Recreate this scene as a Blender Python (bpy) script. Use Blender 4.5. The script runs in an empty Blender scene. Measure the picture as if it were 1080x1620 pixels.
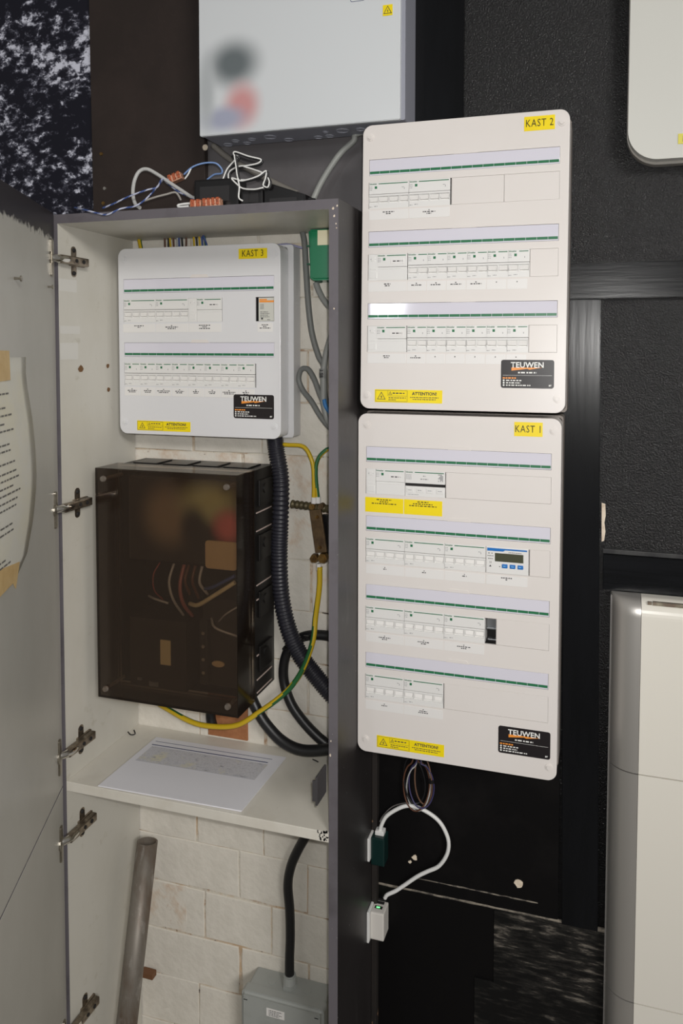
import bpy, bmesh, math, random
from mathutils import Vector, Matrix, noise as mnoise

random.seed(7)
scene = bpy.context.scene
COL = scene.collection

# ------------------------------------------------------------------ camera
cd = bpy.data.cameras.new('camera')
cd.sensor_fit = 'HORIZONTAL'
cd.sensor_width = 36.0
cd.lens = 40.8275
cd.shift_x = -0.04180
cd.shift_y = -0.18137
cd.clip_start = 0.02
cam = bpy.data.objects.new('camera', cd)
COL.objects.link(cam)
cam.matrix_world = Matrix.Translation((0.401, -1.304, -0.289)) @ Matrix([[0.956725, -0.016805, 0.290507], [0.290977, 0.044925, -0.955675], [0.003009, 0.998849, 0.04787]]).to_4x4()
scene.camera = cam

# ------------------------------------------------------------------ world, lamps, exposure
w = bpy.data.worlds.new('room_light')
scene.world = w
w.use_nodes = True
w.node_tree.nodes['Background'].inputs[0].default_value = (1.0, 0.965, 0.92, 1)
w.node_tree.nodes['Background'].inputs[1].default_value = 0.20


def area(name, loc, target, sx, sy, energy, color):
    d = bpy.data.lights.new(name, 'AREA')
    d.shape = 'RECTANGLE'
    d.size, d.size_y, d.energy, d.color = sx, sy, energy, color
    o = bpy.data.objects.new(name, d)
    COL.objects.link(o)
    o.location = loc
    o.rotation_euler = (Vector(target) - Vector(loc)).to_track_quat('-Z', 'Y').to_euler()
    return o


area('room_lamp', (3.7, -4.6, 1.75), (0.0, 0.0, -0.45), 1.7, 1.1, 190.0, (1.0, 0.97, 0.93))
area('phone_flash', (0.425, -1.31, -0.25), (0.08, 0.0, -0.45), 0.02, 0.02, 9.5, (1.0, 0.98, 0.95))
area('far_window', (-1.25, -4.6, 0.35), (0.1, 0.0, -0.3), 0.24, 0.22, 8.0, (0.95, 0.98, 1.0))

vs = scene.view_settings
vs.view_transform = 'Standard'
vs.look = 'None'
vs.exposure = -0.20
vs.gamma = 1.0
vs.use_curve_mapping = False


# ------------------------------------------------------------------ helpers
def lin(c):
    return tuple(((x / 255) / 12.92 if x / 255 <= 0.04045 else ((x / 255 + 0.055) / 1.055) ** 2.4) for x in c)


def M(name, rgb, rough=0.5, metal=0.0, spec=0.5, stains=None, bump=None, rgh_noise=None):
    """procedural material; stains = [(scale, lo, hi, rgb, stretch)], bump = (scale, strength, stretch)"""
    m = bpy.data.materials.new(name)
    m.use_nodes = True
    nt = m.node_tree
    b = nt.nodes['Principled BSDF']
    b.inputs['Roughness'].default_value = rough
    b.inputs['Metallic'].default_value = metal
    b.inputs['Specular IOR Level'].default_value = spec
    tc = nt.nodes.new('ShaderNodeTexCoord')
    last = None

    def coords(stretch):
        if not stretch:
            return tc.outputs['Object']
        mp = nt.nodes.new('ShaderNodeMapping')
        mp.inputs['Scale'].default_value = stretch
        nt.links.new(tc.outputs['Object'], mp.inputs['Vector'])
        return mp.outputs['Vector']
    for st in (stains or []):
        sc, lo, hi, col = st[:4]
        stretch = st[4] if len(st) > 4 else None
        n = nt.nodes.new('ShaderNodeTexNoise')
        n.inputs['Scale'].default_value = sc
        n.inputs['Detail'].default_value = 6
        n.inputs['Roughness'].default_value = 0.65
        nt.links.new(coords(stretch), n.inputs['Vector'])
        r = nt.nodes.new('ShaderNodeMapRange')
        r.inputs[1].default_value = lo
        r.inputs[2].default_value = hi
        nt.links.new(n.outputs['Fac'], r.inputs[0])
        mx = nt.nodes.new('ShaderNodeMix')
        mx.data_type = 'RGBA'
        nt.links.new(r.outputs[0], mx.inputs[0])
        if last is None:
            mx.inputs[6].default_value = (*lin(rgb), 1)
        else:
            nt.links.new(last, mx.inputs[6])
        mx.inputs[7].default_value = (*lin(col), 1)
        last = mx.outputs[2]
    if last is None:
        b.inputs['Base Color'].default_value = (*lin(rgb), 1)
    else:
        nt.links.new(last, b.inputs['Base Color'])
    if bump:
        n = nt.nodes.new('ShaderNodeTexNoise')
        n.inputs['Scale'].default_value = bump[0]
        n.inputs['Detail'].default_value = 5
        nt.links.new(coords(bump[2] if len(bump) > 2 else None), n.inputs['Vector'])
        bp = nt.nodes.new('ShaderNodeBump')
        bp.inputs['Strength'].default_value = bump[1]
        bp.inputs['Distance'].default_value = bump[3] if len(bump) > 3 else 0.002
        nt.links.new(n.outputs['Fac'], bp.inputs['Height'])
        nt.links.new(bp.outputs['Normal'], b.inputs['Normal'])
    return m


def box(bm, x0, x1, y0, y1, z0, z1, bev=0.0, mi=0):
    vs_ = [bm.verts.new((x, y, z)) for x in (x0, x1) for y in (y0, y1) for z in (z0, z1)]
    fs = []
    for idx in ((0, 1, 3, 2), (4, 6, 7, 5), (0, 4, 5, 1), (2, 3, 7, 6), (0, 2, 6, 4), (1, 5, 7, 3)):
        fc = bm.faces.new([vs_[i] for i in idx])
        fc.material_index = mi
        fs.append(fc)
    if bev:
        es = list({e for fc in fs for e in fc.edges})
        r = bmesh.ops.bevel(bm, geom=es, offset=bev, segments=2, affect='EDGES', profile=0.6)
        for fc in r['faces']:
            fc.material_index = mi
    return fs


def bxm(*a, bev=0.0):
    bm = bmesh.new()
    box(bm, *a, bev=bev)
    return bm


def rr(x0, x1, z0, z1, r, n=6):
    pts = []
    for cx, cz, a0 in ((x1 - r, z1 - r, 0), (x0 + r, z1 - r, 90), (x0 + r, z0 + r, 180), (x1 - r, z0 + r, 270)):
        for k in range(n + 1):
            a = math.radians(a0 + 90 * k / n)
            pts.append((cx + r * math.cos(a), cz + r * math.sin(a)))
    return pts


def prism(bm, pts, y0, y1, mi=0, bev=0.0):
    """outline (x, z) extruded from y0 (front) to y1"""
    a = [bm.verts.new((x, y0, z)) for x, z in pts]
    b = [bm.verts.new((x, y1, z)) for x, z in pts]
    n = len(pts)
    f0 = bm.faces.new(a)
    f1 = bm.faces.new(b[::-1])
    fs = [f0, f1]
    for i in range(n):
        fs.append(bm.faces.new((a[i], b[i], b[(i + 1) % n], a[(i + 1) % n])))
    for fc in fs:
        fc.material_index = mi
    if bev:
        r = bmesh.ops.bevel(bm, geom=list(f0.edges), offset=bev, segments=3, affect='EDGES')
        for fc in r['faces']:
            fc.material_index = mi


def cyl(bm, c, axis, r, h, n=16, r2=None, mi=0, bev=0.0):
    ax = Vector(axis).normalized()
    q = ax.to_track_quat('Z', 'Y')
    r2 = r if r2 is None else r2
    a = [bm.verts.new(Vector(c) + q @ Vector((r * math.cos(2 * math.pi * i / n), r * math.sin(2 * math.pi * i / n), 0))) for i in range(n)]
    b = [bm.verts.new(Vector(c) + q @ Vector((r2 * math.cos(2 * math.pi * i / n), r2 * math.sin(2 * math.pi * i / n), h))) for i in range(n)]
    fs = [bm.faces.new(a[::-1]), bm.faces.new(b)]
    top = fs[1]
    for i in range(n):
        fs.append(bm.faces.new((a[i], a[(i + 1) % n], b[(i + 1) % n], b[i])))
    for fc in fs:
        fc.material_index = mi
    if bev:
        rr_ = bmesh.ops.bevel(bm, geom=list(top.edges), offset=bev, segments=2, affect='EDGES')
        for fc in rr_['faces']:
            fc.material_index = mi


def smooth_path(pts, per=8):
    P = [Vector(p) for p in pts]
    if len(P) < 3:
        return [P[0].lerp(P[-1], k / per) for k in range(per + 1)]
    P = [P[0] * 2 - P[1]] + P + [P[-1] * 2 - P[-2]]
    out = []
    for i in range(1, len(P) - 2):
        p0, p1, p2, p3 = P[i - 1:i + 3]
        for k in range(per):
            t = k / per
            out.append(0.5 * ((2 * p1) + (p2 - p0) * t + (2 * p0 - 5 * p1 + 4 * p2 - p3) * t * t + (3 * p1 - p0 - 3 * p2 + p3) * t ** 3))
    out.append(P[-2])
    return out


def sweep(bm, path, r, n=10, rf=None, mf=None, mi=0, caps=True, twist=0.0):
    """tube along a list of points; rf(i) scales the radius, mf(i, j) picks the material"""
    T = []
    for i in range(len(path)):
        d = path[min(i + 1, len(path) - 1)] - path[max(i - 1, 0)]
        T.append(d.normalized() if d.length > 1e-9 else (T[-1] if T else Vector((0, 0, 1))))
    up = Vector((0, 0, 1)) if abs(T[0].z) < 0.9 else Vector((1, 0, 0))
    N = (up - T[0] * up.dot(T[0])).normalized()
    rings = []
    for i, p in enumerate(path):
        N = (N - T[i] * N.dot(T[i])).normalized()
        B = T[i].cross(N)
        rad = r * (rf(i) if rf else 1)
        rings.append([bm.verts.new(p + N * (rad * math.cos(2 * math.pi * j / n + twist * i)) + B * (rad * math.sin(2 * math.pi * j / n + twist * i))) for j in range(n)])
    for i in range(len(rings) - 1):
        for j in range(n):
            fc = bm.faces.new((rings[i][j], rings[i][(j + 1) % n], rings[i + 1][(j + 1) % n], rings[i + 1][j]))
            fc.material_index = mf(i, j) if mf else mi
            fc.smooth = True
    if caps:
        for ring in (rings[0][::-1], rings[-1]):
            fc = bm.faces.new(ring)
            fc.material_index = mi


def to_mesh(name, bm, mats, smooth=False):
    bmesh.ops.recalc_face_normals(bm, faces=bm.faces)
    me = bpy.data.meshes.new(name)
    bm.to_mesh(me)
    bm.free()
    for m in (mats if isinstance(mats, (list, tuple)) else [mats]):
        me.materials.append(m)
    if smooth:
        for p in me.polygons:
            p.use_smooth = True
    return me


def obj(name, bm, mats, parent=None, loc=(0, 0, 0), rot=(0, 0, 0), smooth=False):
    me = to_mesh(name, bm, mats, smooth) if isinstance(bm, bmesh.types.BMesh) else bm
    o = bpy.data.objects.new(name, me)
    COL.objects.link(o)
    o.parent = parent
    o.location = loc
    o.rotation_euler = rot
    return o


def tag(o, label, cat, group=None):
    o['label'] = label
    o['category'] = cat
    if group:
        o['group'] = group
    return o


def thing(name, label, cat, loc=(0, 0, 0), rot=(0, 0, 0), group=None):
    o = bpy.data.objects.new(name, None)
    o.empty_display_size = 0.02
    COL.objects.link(o)
    o.location = loc
    o.rotation_euler = rot
    return tag(o, label, cat, group)


def struct(name, bm, mats, parent=None):
    o = obj(name, bm, mats, parent)
    if parent is None:
        o['kind'] = 'structure'
    return o


def part_of(root):
    """adds parts given in world coordinates to a thing whose Empty stands at its base"""
    inv = -Vector(root.location)

    def add(name, bm, mats, parent=None, smooth=False, label=None):
        if parent is None:
            o = obj(name, bm, mats, root, inv, smooth=smooth)
        else:
            o = obj(name, bm, mats, parent, (0, 0, 0), smooth=smooth)
        if label:
            o['label'] = label
        return o
    return add


def curve_mesh(cu, mats):
    o = bpy.data.objects.new('temp', cu)
    COL.objects.link(o)
    dg = bpy.context.evaluated_depsgraph_get()
    me = bpy.data.meshes.new_from_object(o.evaluated_get(dg))
    bpy.data.objects.remove(o)
    bpy.data.curves.remove(cu)
    me.transform(Matrix.Rotation(math.radians(90), 4, 'X'))
    me.materials.clear()
    me.materials.append(mats)
    return me


def plate_with_holes(x0, x1, z0, z1, rad, holes, thick, mat):
    """lid face in the XZ plane (front at y = 0) with a rounded outline and real rectangular openings (xa, xb, za, zb)"""
    bm = bmesh.new()
    m = rad * 1.02
    xs = sorted({x0 + m, x1 - m} | {h[k] for h in holes for k in (0, 1)})
    zs = sorted({z0 + m, z1 - m} | {h[k] for h in holes for k in (2, 3)})
    xs = [x for x in xs if x0 + .002 < x < x1 - .002]
    zs = [z for z in zs if z0 + .002 < z < z1 - .002]
    V = {}

    def vt(x, y, z):
        k = (round(x, 6), round(y, 6), round(z, 6))
        if k not in V:
            V[k] = bm.verts.new(k)
        return V[k]

    def inside(x, z):
        return any(h[0] < x < h[1] and h[2] < z < h[3] for h in holes)
    for xa, xb in zip(xs, xs[1:]):
        for za, zb in zip(zs, zs[1:]):
            if not inside((xa + xb) / 2, (za + zb) / 2):
                bm.faces.new([vt(x, 0, z) for x, z in ((xa, za), (xb, za), (xb, zb), (xa, zb))])
    for (xa, xb, za, zb) in holes:
        q = ((xa, za), (xb, za), (xb, zb), (xa, zb))
        for (p, r) in zip(q, q[1:] + q[:1]):
            bm.faces.new([bm.verts.new(t) for t in ((*p[:1], 0, p[1]), (*r[:1], 0, r[1]), (*r[:1], thick, r[1]), (*p[:1], thick, p[1]))])
    # rim from the inner grid to the rounded outline
    e = .0009
    n = 8
    cor = [(x1 - rad, z1 - rad, 0), (x0 + rad, z1 - rad, 90), (x0 + rad, z0 + rad, 180), (x1 - rad, z0 + rad, 270)]
    arcs = [[(cx + (rad - e) * math.cos(math.radians(a0 + 90 * k / n)), cz + (rad - e) * math.sin(math.radians(a0 + 90 * k / n))) for k in range(n + 1)] for cx, cz, a0 in cor]
    xa, xb, za, zb = xs[0], xs[-1], zs[0], zs[-1]
    h_ = n // 2
    top = [vt(x, 0, zb) for x in xs]
    bot = [vt(x, 0, za) for x in xs]
    lef = [vt(xa, 0, z) for z in zs]
    rig = [vt(xb, 0, z) for z in zs]
    bm.faces.new([vt(p[0], 0, p[1]) for p in arcs[0][h_:]] + [vt(p[0], 0, p[1]) for p in arcs[1][:h_ + 1]] + top)
    bm.faces.new([vt(p[0], 0, p[1]) for p in arcs[1][h_:]] + [vt(p[0], 0, p[1]) for p in arcs[2][:h_ + 1]] + lef)
    bm.faces.new([vt(p[0], 0, p[1]) for p in arcs[2][h_:]] + [vt(p[0], 0, p[1]) for p in arcs[3][:h_ + 1]] + bot[::-1])
    bm.faces.new([vt(p[0], 0, p[1]) for p in arcs[3][h_:]] + [vt(p[0], 0, p[1]) for p in arcs[0][:h_ + 1]] + rig[::-1])
    bmesh.ops.recalc_face_normals(bm, faces=bm.faces)
    inner = [p for a_ in arcs for p in a_]
    outer = [(cx + rad * math.cos(math.radians(a0 + 90 * k / n)), cz + rad * math.sin(math.radians(a0 + 90 * k / n))) for cx, cz, a0 in cor for k in range(n + 1)]
    mid = [(p[0] * .3 + q[0] * .7, p[1] * .3 + q[1] * .7) for p, q in zip(inner, outer)]
    rings = [[vt(p[0], 0, p[1]) for p in inner], [bm.verts.new((p[0], e * .3, p[1])) for p in mid], [bm.verts.new((p[0], e, p[1])) for p in outer], [bm.verts.new((p[0], thick, p[1])) for p in outer]]
    N = len(inner)
    for r0, r1 in zip(rings, rings[1:]):
        for k in range(N):
            vs4 = [r0[k], r0[(k + 1) % N], r1[(k + 1) % N], r1[k]]
            if len(set(vs4)) == 4:
                bm.faces.new(vs4)
    return to_mesh('cover', bm, mat)


TXT = {}


def text_mesh(body, size, mat, sx=1.0, bold=0.0, align='LEFT', spacing=1.0):
    key = (body, size, mat.name, sx, bold, align, spacing)
    if key not in TXT:
        cu = bpy.data.curves.new('lettering', 'FONT')
        cu.body = body
        cu.size = size
        cu.offset = bold
        cu.align_x = align
        cu.align_y = 'CENTER'
        cu.space_character = spacing
        cu.resolution_u = 2
        me = curve_mesh(cu, mat)
        me.name = 'lettering'
        me.transform(Matrix.Diagonal((sx, 1, 1, 1)))
        TXT[key] = me
    return TXT[key]


def quad(bm, x0, x1, z0, z1, y, mi=0):
    fc = bm.faces.new([bm.verts.new(p) for p in ((x0, y, z0), (x1, y, z0), (x1, y, z1), (x0, y, z1))])
    fc.material_index = mi


def bars(bm, x, z, width, h, y, rnd, center=True, fill=0.8):
    """unreadable print: a line of word-like dashes"""
    t = 0
    x0 = x - width / 2 if center else x
    while t < width:
        l = min(rnd.uniform(1.2, 3.6) * h, width - t)
        if l > 0.3 * h:
            quad(bm, x0 + t, x0 + t + l * fill, z - h / 2, z + h / 2, y)
        t += l + 0.3 * h


# ------------------------------------------------------------------ materials
white_plastic = M('white_plastic', (226, 221, 218), 0.32, spec=0.45, stains=[(3, .3, .8, (221, 215, 210))])
white_plastic3 = M('cool_white_plastic', (222, 222, 224), 0.32, spec=0.45, stains=[(3, .3, .8, (216, 216, 219))])
side_plastic = M('grey_white_plastic', (208, 208, 210), 0.4)
paper_strip = M('strip_paper', (217, 215, 226), 0.07, spec=0.6)
device_white = M('device_white', (226, 225, 223), 0.4)
toggle_white = M('toggle_white', (228, 226, 223), 0.35)
dark_gap = M('dark_gap', (28, 26, 26), 0.8)
green_print = M('green_print', (38, 112, 74), 0.35)
green_soft = M('green_lettering', (92, 128, 106), 0.5)
ink = M('ink', (60, 58, 60), 0.6)
grey_ink = M('grey_ink', (150, 150, 152), 0.6)
yellow = M('yellow_label', (246, 222, 10), 0.45, stains=[(6, .35, .8, (240, 212, 8))])
label_white = M('label_paper', (229, 227, 225), 0.4)
sticker_black = M('black_sticker', (34, 30, 32), 0.35, spec=0.4)
orange = M('orange_print', (240, 150, 60), 0.4)
pale_ink = M('white_print', (235, 235, 232), 0.5)
blue = M('blue_print', (28, 112, 190), 0.4)
lcd = M('lcd_glass', (74, 76, 60), 0.2)
rail_metal = M('rail_metal', (150, 152, 155), 0.35, metal=0.8)

jamb_paint = M('dark_grey_paint', (100, 96, 101), 0.55, stains=[(7, .5, .75, (76, 72, 75)), (160, .70, .73, (180, 178, 175))], bump=(60, .12))
side_paint = M('worn_black_paint', (44, 41, 41), 0.45, stains=[(5, .4, .7, (34, 31, 31), (1, 1, .35)), (9, .56, .75, (84, 80, 78), (1, 1, .25)), (130, .71, .73, (200, 198, 195))], bump=(40, .15))
cab_white = M('cabinet_melamine', (200, 197, 188), 0.42, stains=[(4, .40, .75, (188, 184, 172), (1, 1, .5)), (28, .62, .8, (176, 170, 155)), (120, .73, .76, (110, 90, 70))])
shelf_white = M('shelf_melamine', (214, 210, 200), 0.4, stains=[(9, .5, .8, (200, 194, 182)), (70, .69, .74, (120, 100, 80))])
hole_brown = M('hole_brown', (112, 82, 52), .9)
touch_up = M('white_touch_up', (206, 204, 198), .5)
rust = M('rust_dirt', (150, 98, 62), 0.8)


def door_material():
    m = M('door_face', (186, 184, 177), 0.38, stains=[(5, .35, .75, (174, 172, 164), (1, 1, .6)), (60, .66, .78, (160, 156, 146))])
    nt = m.node_tree
    b = nt.nodes['Principled BSDF']
    src = b.inputs['Base Color'].links[0].from_socket
    tc = nt.nodes.new('ShaderNodeTexCoord')
    sp = nt.nodes.new('ShaderNodeSeparateXYZ')
    nt.links.new(tc.outputs['Object'], sp.inputs[0])
    n = nt.nodes.new('ShaderNodeTexNoise')
    n.inputs['Scale'].default_value = 75
    n.inputs['Detail'].default_value = 5
    nt.links.new(tc.outputs['Object'], n.inputs['Vector'])
    ad = nt.nodes.new('ShaderNodeMath')
    ad.operation = 'MULTIPLY_ADD'
    nt.links.new(n.outputs['Fac'], ad.inputs[0])
    ad.inputs[1].default_value = 0.032
    nt.links.new(sp.outputs[2], ad.inputs[2])
    r = nt.nodes.new('ShaderNodeMapRange')
    r.inputs[1].default_value = -0.078
    r.inputs[2].default_value = -0.072
    nt.links.new(ad.outputs[0], r.inputs[0])
    mx = nt.nodes.new('ShaderNodeMix')
    mx.data_type = 'RGBA'
    nt.links.new(r.outputs[0], mx.inputs[0])
    nt.links.new(src, mx.inputs[6])
    mx.inputs[7].default_value = (*lin((50, 48, 52)), 1)
    nt.links.new(mx.outputs[2], b.inputs['Base Color'])
    return m


door_face = door_material()
brick_paint = M('painted_brick', (222, 217, 207), 0.7, stains=[(9, .45, .75, (208, 203, 192)), (22, .60, .78, (200, 190, 174)), (90, .70, .74, (120, 104, 88))], bump=(55, .5, None, .004))
brick_rust = M('rust_stained_brick', (220, 214, 203), 0.75, stains=[(14, .50, .74, (200, 168, 138)), (34, .62, .76, (176, 128, 94)), (90, .66, .72, (96, 74, 60))], bump=(55, .5, None, .004))
mortar = M('painted_mortar', (208, 202, 190), 0.85, stains=[(13, .44, .64, (194, 168, 138)), (34, .56, .70, (158, 122, 90)), (60, .62, .66, (66, 56, 48))], bump=(70, .7, None, .005))
raw_brick = M('bare_brick', (166, 112, 74), 0.9, stains=[(30, .4, .7, (134, 84, 52))], bump=(80, .5))
vinyl = M('black_vinyl', (9, 9, 11), 0.28, spec=0.40, stains=[(420, .64, .76, (40, 42, 48))], bump=(430, .65, None, .003))
black_board = M('black_board', (14, 15, 17), 0.26, spec=0.20, stains=[(10, .4, .7, (21, 22, 25), (.6, 1, 12))], bump=(130, .10, (.08, 1, 1)))
black_board_v = M('black_board_vertical', (14, 15, 17), 0.26, spec=0.20, stains=[(10, .4, .7, (21, 22, 25), (1, 1, .2))], bump=(130, .10, (1, 1, .08)))
black_wall = M('black_wall_paint', (11, 10, 11), 0.5, spec=0.18, stains=[(6, .5, .8, (24, 22, 22)), (120, .74, .76, (120, 112, 104))], bump=(40, .2))
brown_board = M('dark_brown_board', (44, 36, 33), 0.5, spec=0.35, stains=[(5, .4, .75, (56, 46, 42)), (200, .62, .8, (62, 54, 50))], bump=(150, .12))
grey_board = M('dark_grey_board', (98, 95, 97), 0.5, stains=[(4, .4, .7, (86, 83, 84)), (8, .6, .8, (108, 105, 105), (1, 1, .3))], bump=(100, .1))
dust = M('dust', (136, 128, 116), 0.9, stains=[(60, .45, .6, (70, 66, 62)), (18, .5, .7, (40, 38, 36))])
plaster = M('bare_plaster', (226, 212, 192), 0.85, stains=[(80, .5, .7, (200, 180, 156))])


def stone_paper(name, dark, light, scale, lo, hi, stretch, scale2, rgh=.62):
    """printed stone wallpaper: two noises decide between light chips and black cracks"""
    m = bpy.data.materials.new(name)
    m.use_nodes = True
    nt = m.node_tree
    b = nt.nodes['Principled BSDF']
    b.inputs['Roughness'].default_value = 0.55
    b.inputs['Specular IOR Level'].default_value = 0.3
    tc = nt.nodes.new('ShaderNodeTexCoord')
    mp = nt.nodes.new('ShaderNodeMapping')
    mp.inputs['Scale'].default_value = stretch
    nt.links.new(tc.outputs['Object'], mp.inputs['Vector'])
    a = nt.nodes.new('ShaderNodeTexNoise')
    a.inputs['Scale'].default_value = scale
    a.inputs['Detail'].default_value = 7
    a.inputs['Roughness'].default_value = rgh
    a.inputs['Distortion'].default_value = 0.15
    nt.links.new(mp.outputs[0], a.inputs['Vector'])
    c = nt.nodes.new('ShaderNodeTexNoise')
    c.inputs['Scale'].default_value = scale2
    c.inputs['Detail'].default_value = 3
    nt.links.new(mp.outputs[0], c.inputs['Vector'])
    ad = nt.nodes.new('ShaderNodeMath')
    ad.operation = 'MULTIPLY_ADD'
    nt.links.new(c.outputs['Fac'], ad.inputs[0])
    ad.inputs[1].default_value = 0.55
    nt.links.new(a.outputs['Fac'], ad.inputs[2])
    r = nt.nodes.new('ShaderNodeValToRGB')
    e = r.color_ramp.elements
    e[0].position, e[0].color = lo, (*lin(dark), 1)
    e[1].position, e[1].color = hi, (*lin(light), 1)
    k = r.color_ramp.elements.new((lo * 0.55 + hi * 0.45))
    k.color = (*lin(tuple(d * .72 + l * .28 for d, l in zip(dark, light))), 1)
    nt.links.new(ad.outputs[0], r.inputs[0])
    nt.links.new(r.outputs[0], b.inputs['Base Color'])
    return m


stone_light = stone_paper('stone_wallpaper', (20, 20, 32), (210, 212, 226), 44, .78, .93, (1, 1, 1.45), 6, .68)
stone_dark = stone_paper('dark_slate_wallpaper', (9, 9, 9), (112, 106, 98), 24, .76, 1.02, (.8, 1, 4.5), 4, .7)

nickel = M('nickel', (176, 170, 158), 0.28, metal=1.0, stains=[(60, .5, .8, (120, 112, 100))])
nickel_dark = M('aged_nickel', (160, 148, 132), 0.36, metal=0.9, stains=[(70, .4, .7, (80, 70, 60))])
chrome = M('bright_nickel', (225, 222, 215), 0.15, metal=1.0)
brass = M('aged_brass', (132, 104, 58), 0.4, metal=0.75, stains=[(80, .45, .7, (84, 60, 36))])
bronze = M('old_bronze_bar', (104, 84, 58), 0.5, metal=0.5, stains=[(60, .4, .7, (76, 58, 40))])
galv = M('weathered_galvanised_steel', (124, 118, 110), 0.5, metal=0.35, stains=[(14, .40, .62, (96, 78, 64), (1, 1, .3)), (50, .55, .75, (160, 156, 150), (1, 1, .4))])
black_plastic = M('black_plastic', (20, 19, 20), 0.3, spec=0.5)
black_rubber = M('black_cable', (22, 22, 24), 0.42)
conduit_black = M('conduit_plastic', (36, 36, 44), 0.38, spec=0.5)
grey_cable = M('grey_cable', (136, 138, 136), 0.45)
dark_grey_cable = M('dark_grey_cable', (112, 114, 112), 0.45)
white_cable = M('white_cable', (226, 226, 224), 0.4)
cable_yellow = M('earth_yellow', (204, 172, 30), 0.4)
cable_green = M('earth_green', (36, 96, 52), 0.4)
cable_blue = M('blue_wire', (64, 84, 140), 0.4)
cable_brown = M('brown_wire', (92, 60, 44), 0.45)
cable_black = M('black_wire', (26, 26, 28), 0.4)
cable_grey = M('silver_grey_wire', (168, 168, 166), 0.45)
green_box = M('green_plastic', (20, 128, 86), 0.22, spec=0.6)
grey_box = M('grey_junction_box', (160, 163, 160), 0.4, stains=[(20, .55, .8, (146, 148, 144))])
inv_white = M('inverter_front', (212, 216, 219), 0.35, spec=0.4)
inv_grey = M('inverter_housing', (150, 152, 163), 0.45)
boiler_white = M('boiler_white', (226, 222, 212), 0.28, spec=0.5)
silver = M('brushed_silver', (198, 195, 190), 0.36, metal=0.7, bump=(700, .04, (1, 1, .02)))
ivory = M('ivory_casing', (208, 208, 202), 0.34)
tape = M('masking_tape', (206, 178, 128), 0.6, stains=[(40, .4, .7, (194, 162, 110))])
sheet = M('aged_paper', (212, 210, 200), 0.6, stains=[(5, .45, .75, (216, 210, 184)), (9, .55, .8, (202, 200, 192))])
fresh_paper = M('fresh_paper', (224, 224, 230), 0.5)
navy = M('navy_print', (62, 70, 112), 0.5)
pale_blue_print = M('pale_table_print', (200, 200, 206), 0.5, stains=[(300, .5, .6, (186, 186, 190)), (20, .55, .65, (208, 204, 186))])
dk_green = M('dark_green_plastic', (12, 40, 38), 0.35)
clear_amber = M('orange_lever', (172, 86, 50), 0.3, stains=[(300, .5, .6, (120, 60, 36))])
clear_body = M('clear_connector_body', (176, 128, 104), 0.25, stains=[(400, .45, .6, (226, 170, 140))])
wood = M('raw_wood', (34, 29, 26), 0.7, stains=[(25, .5, .7, (22, 19, 18), (1, 1, .3)), (26, .62, .68, (160, 124, 92), (1, 1, .45))])
meter_grey = M('meter_body', (38, 34, 32), 0.5)
meter_base_m = M('meter_base', (22, 20, 19), 0.4)
beige = M('beige_plate', (196, 172, 132), 0.5)
red_soft = M('red_print', (206, 70, 70), 0.5)


def smoke():
    m = bpy.data.materials.new('smoked_polycarbonate')
    m.use_nodes = True
    nt = m.node_tree
    nt.nodes.remove(nt.nodes['Principled BSDF'])
    out = nt.nodes['Material Output']
    t = nt.nodes.new('ShaderNodeBsdfTransparent')
    t.inputs[0].default_value = (.77, .705, .635, 1)
    g = nt.nodes.new('ShaderNodeBsdfGlossy')
    g.inputs['Roughness'].default_value = 0.12
    g.inputs[0].default_value = (.8, .8, .8, 1)
    fr = nt.nodes.new('ShaderNodeFresnel')
    fr.inputs[0].default_value = 1.38
    mx = nt.nodes.new('ShaderNodeMixShader')
    nt.links.new(fr.outputs[0], mx.inputs[0])
    hz = nt.nodes.new('ShaderNodeBsdfDiffuse')
    hz.inputs[0].default_value = (*lin((124, 104, 90)), 1)
    m2 = nt.nodes.new('ShaderNodeMixShader')
    m2.inputs[0].default_value = 0.06
    nt.links.new(t.outputs[0], m2.inputs[1])
    nt.links.new(hz.outputs[0], m2.inputs[2])
    nt.links.new(m2.outputs[0], mx.inputs[1])
    nt.links.new(g.outputs[0], mx.inputs[2])
    nt.links.new(mx.outputs[0], out.inputs['Surface'])
    return m


smoked = smoke()


def soft_print(name, base, blobs):
    """blurred print on a plate: blobs = [(x, z, rx, rz, rgb)] in the object's own XZ coordinates"""
    m = bpy.data.materials.new(name)
    m.use_nodes = True
    nt = m.node_tree
    b = nt.nodes['Principled BSDF']
    b.inputs['Roughness'].default_value = 0.4
    tc = nt.nodes.new('ShaderNodeTexCoord')
    last = None
    for (x, z, rx, rz, col) in blobs:
        mp = nt.nodes.new('ShaderNodeMapping')
        mp.inputs['Location'].default_value = (-x / rx, 0, -z / rz)
        mp.inputs['Scale'].default_value = (1 / rx, 0, 1 / rz)
        nt.links.new(tc.outputs['Object'], mp.inputs['Vector'])
        ln = nt.nodes.new('ShaderNodeVectorMath')
        ln.operation = 'LENGTH'
        nt.links.new(mp.outputs[0], ln.inputs[0])
        r = nt.nodes.new('ShaderNodeMapRange')
        r.interpolation_type = 'SMOOTHSTEP'
        r.inputs[1].default_value = 1.0
        r.inputs[2].default_value = 0.2
        r.inputs[3].default_value = 0.0
        r.inputs[4].default_value = 1.0
        nt.links.new(ln.outputs['Value'], r.inputs[0])
        mx = nt.nodes.new('ShaderNodeMix')
        mx.data_type = 'RGBA'
        nt.links.new(r.outputs[0], mx.inputs[0])
        if last is None:
            mx.inputs[6].default_value = (*lin(base), 1)
        else:
            nt.links.new(last, mx.inputs[6])
        mx.inputs[7].default_value = (*lin(col), 1)
        last = mx.outputs[2]
    nt.links.new(last, b.inputs['Base Color'])
    return m


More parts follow.
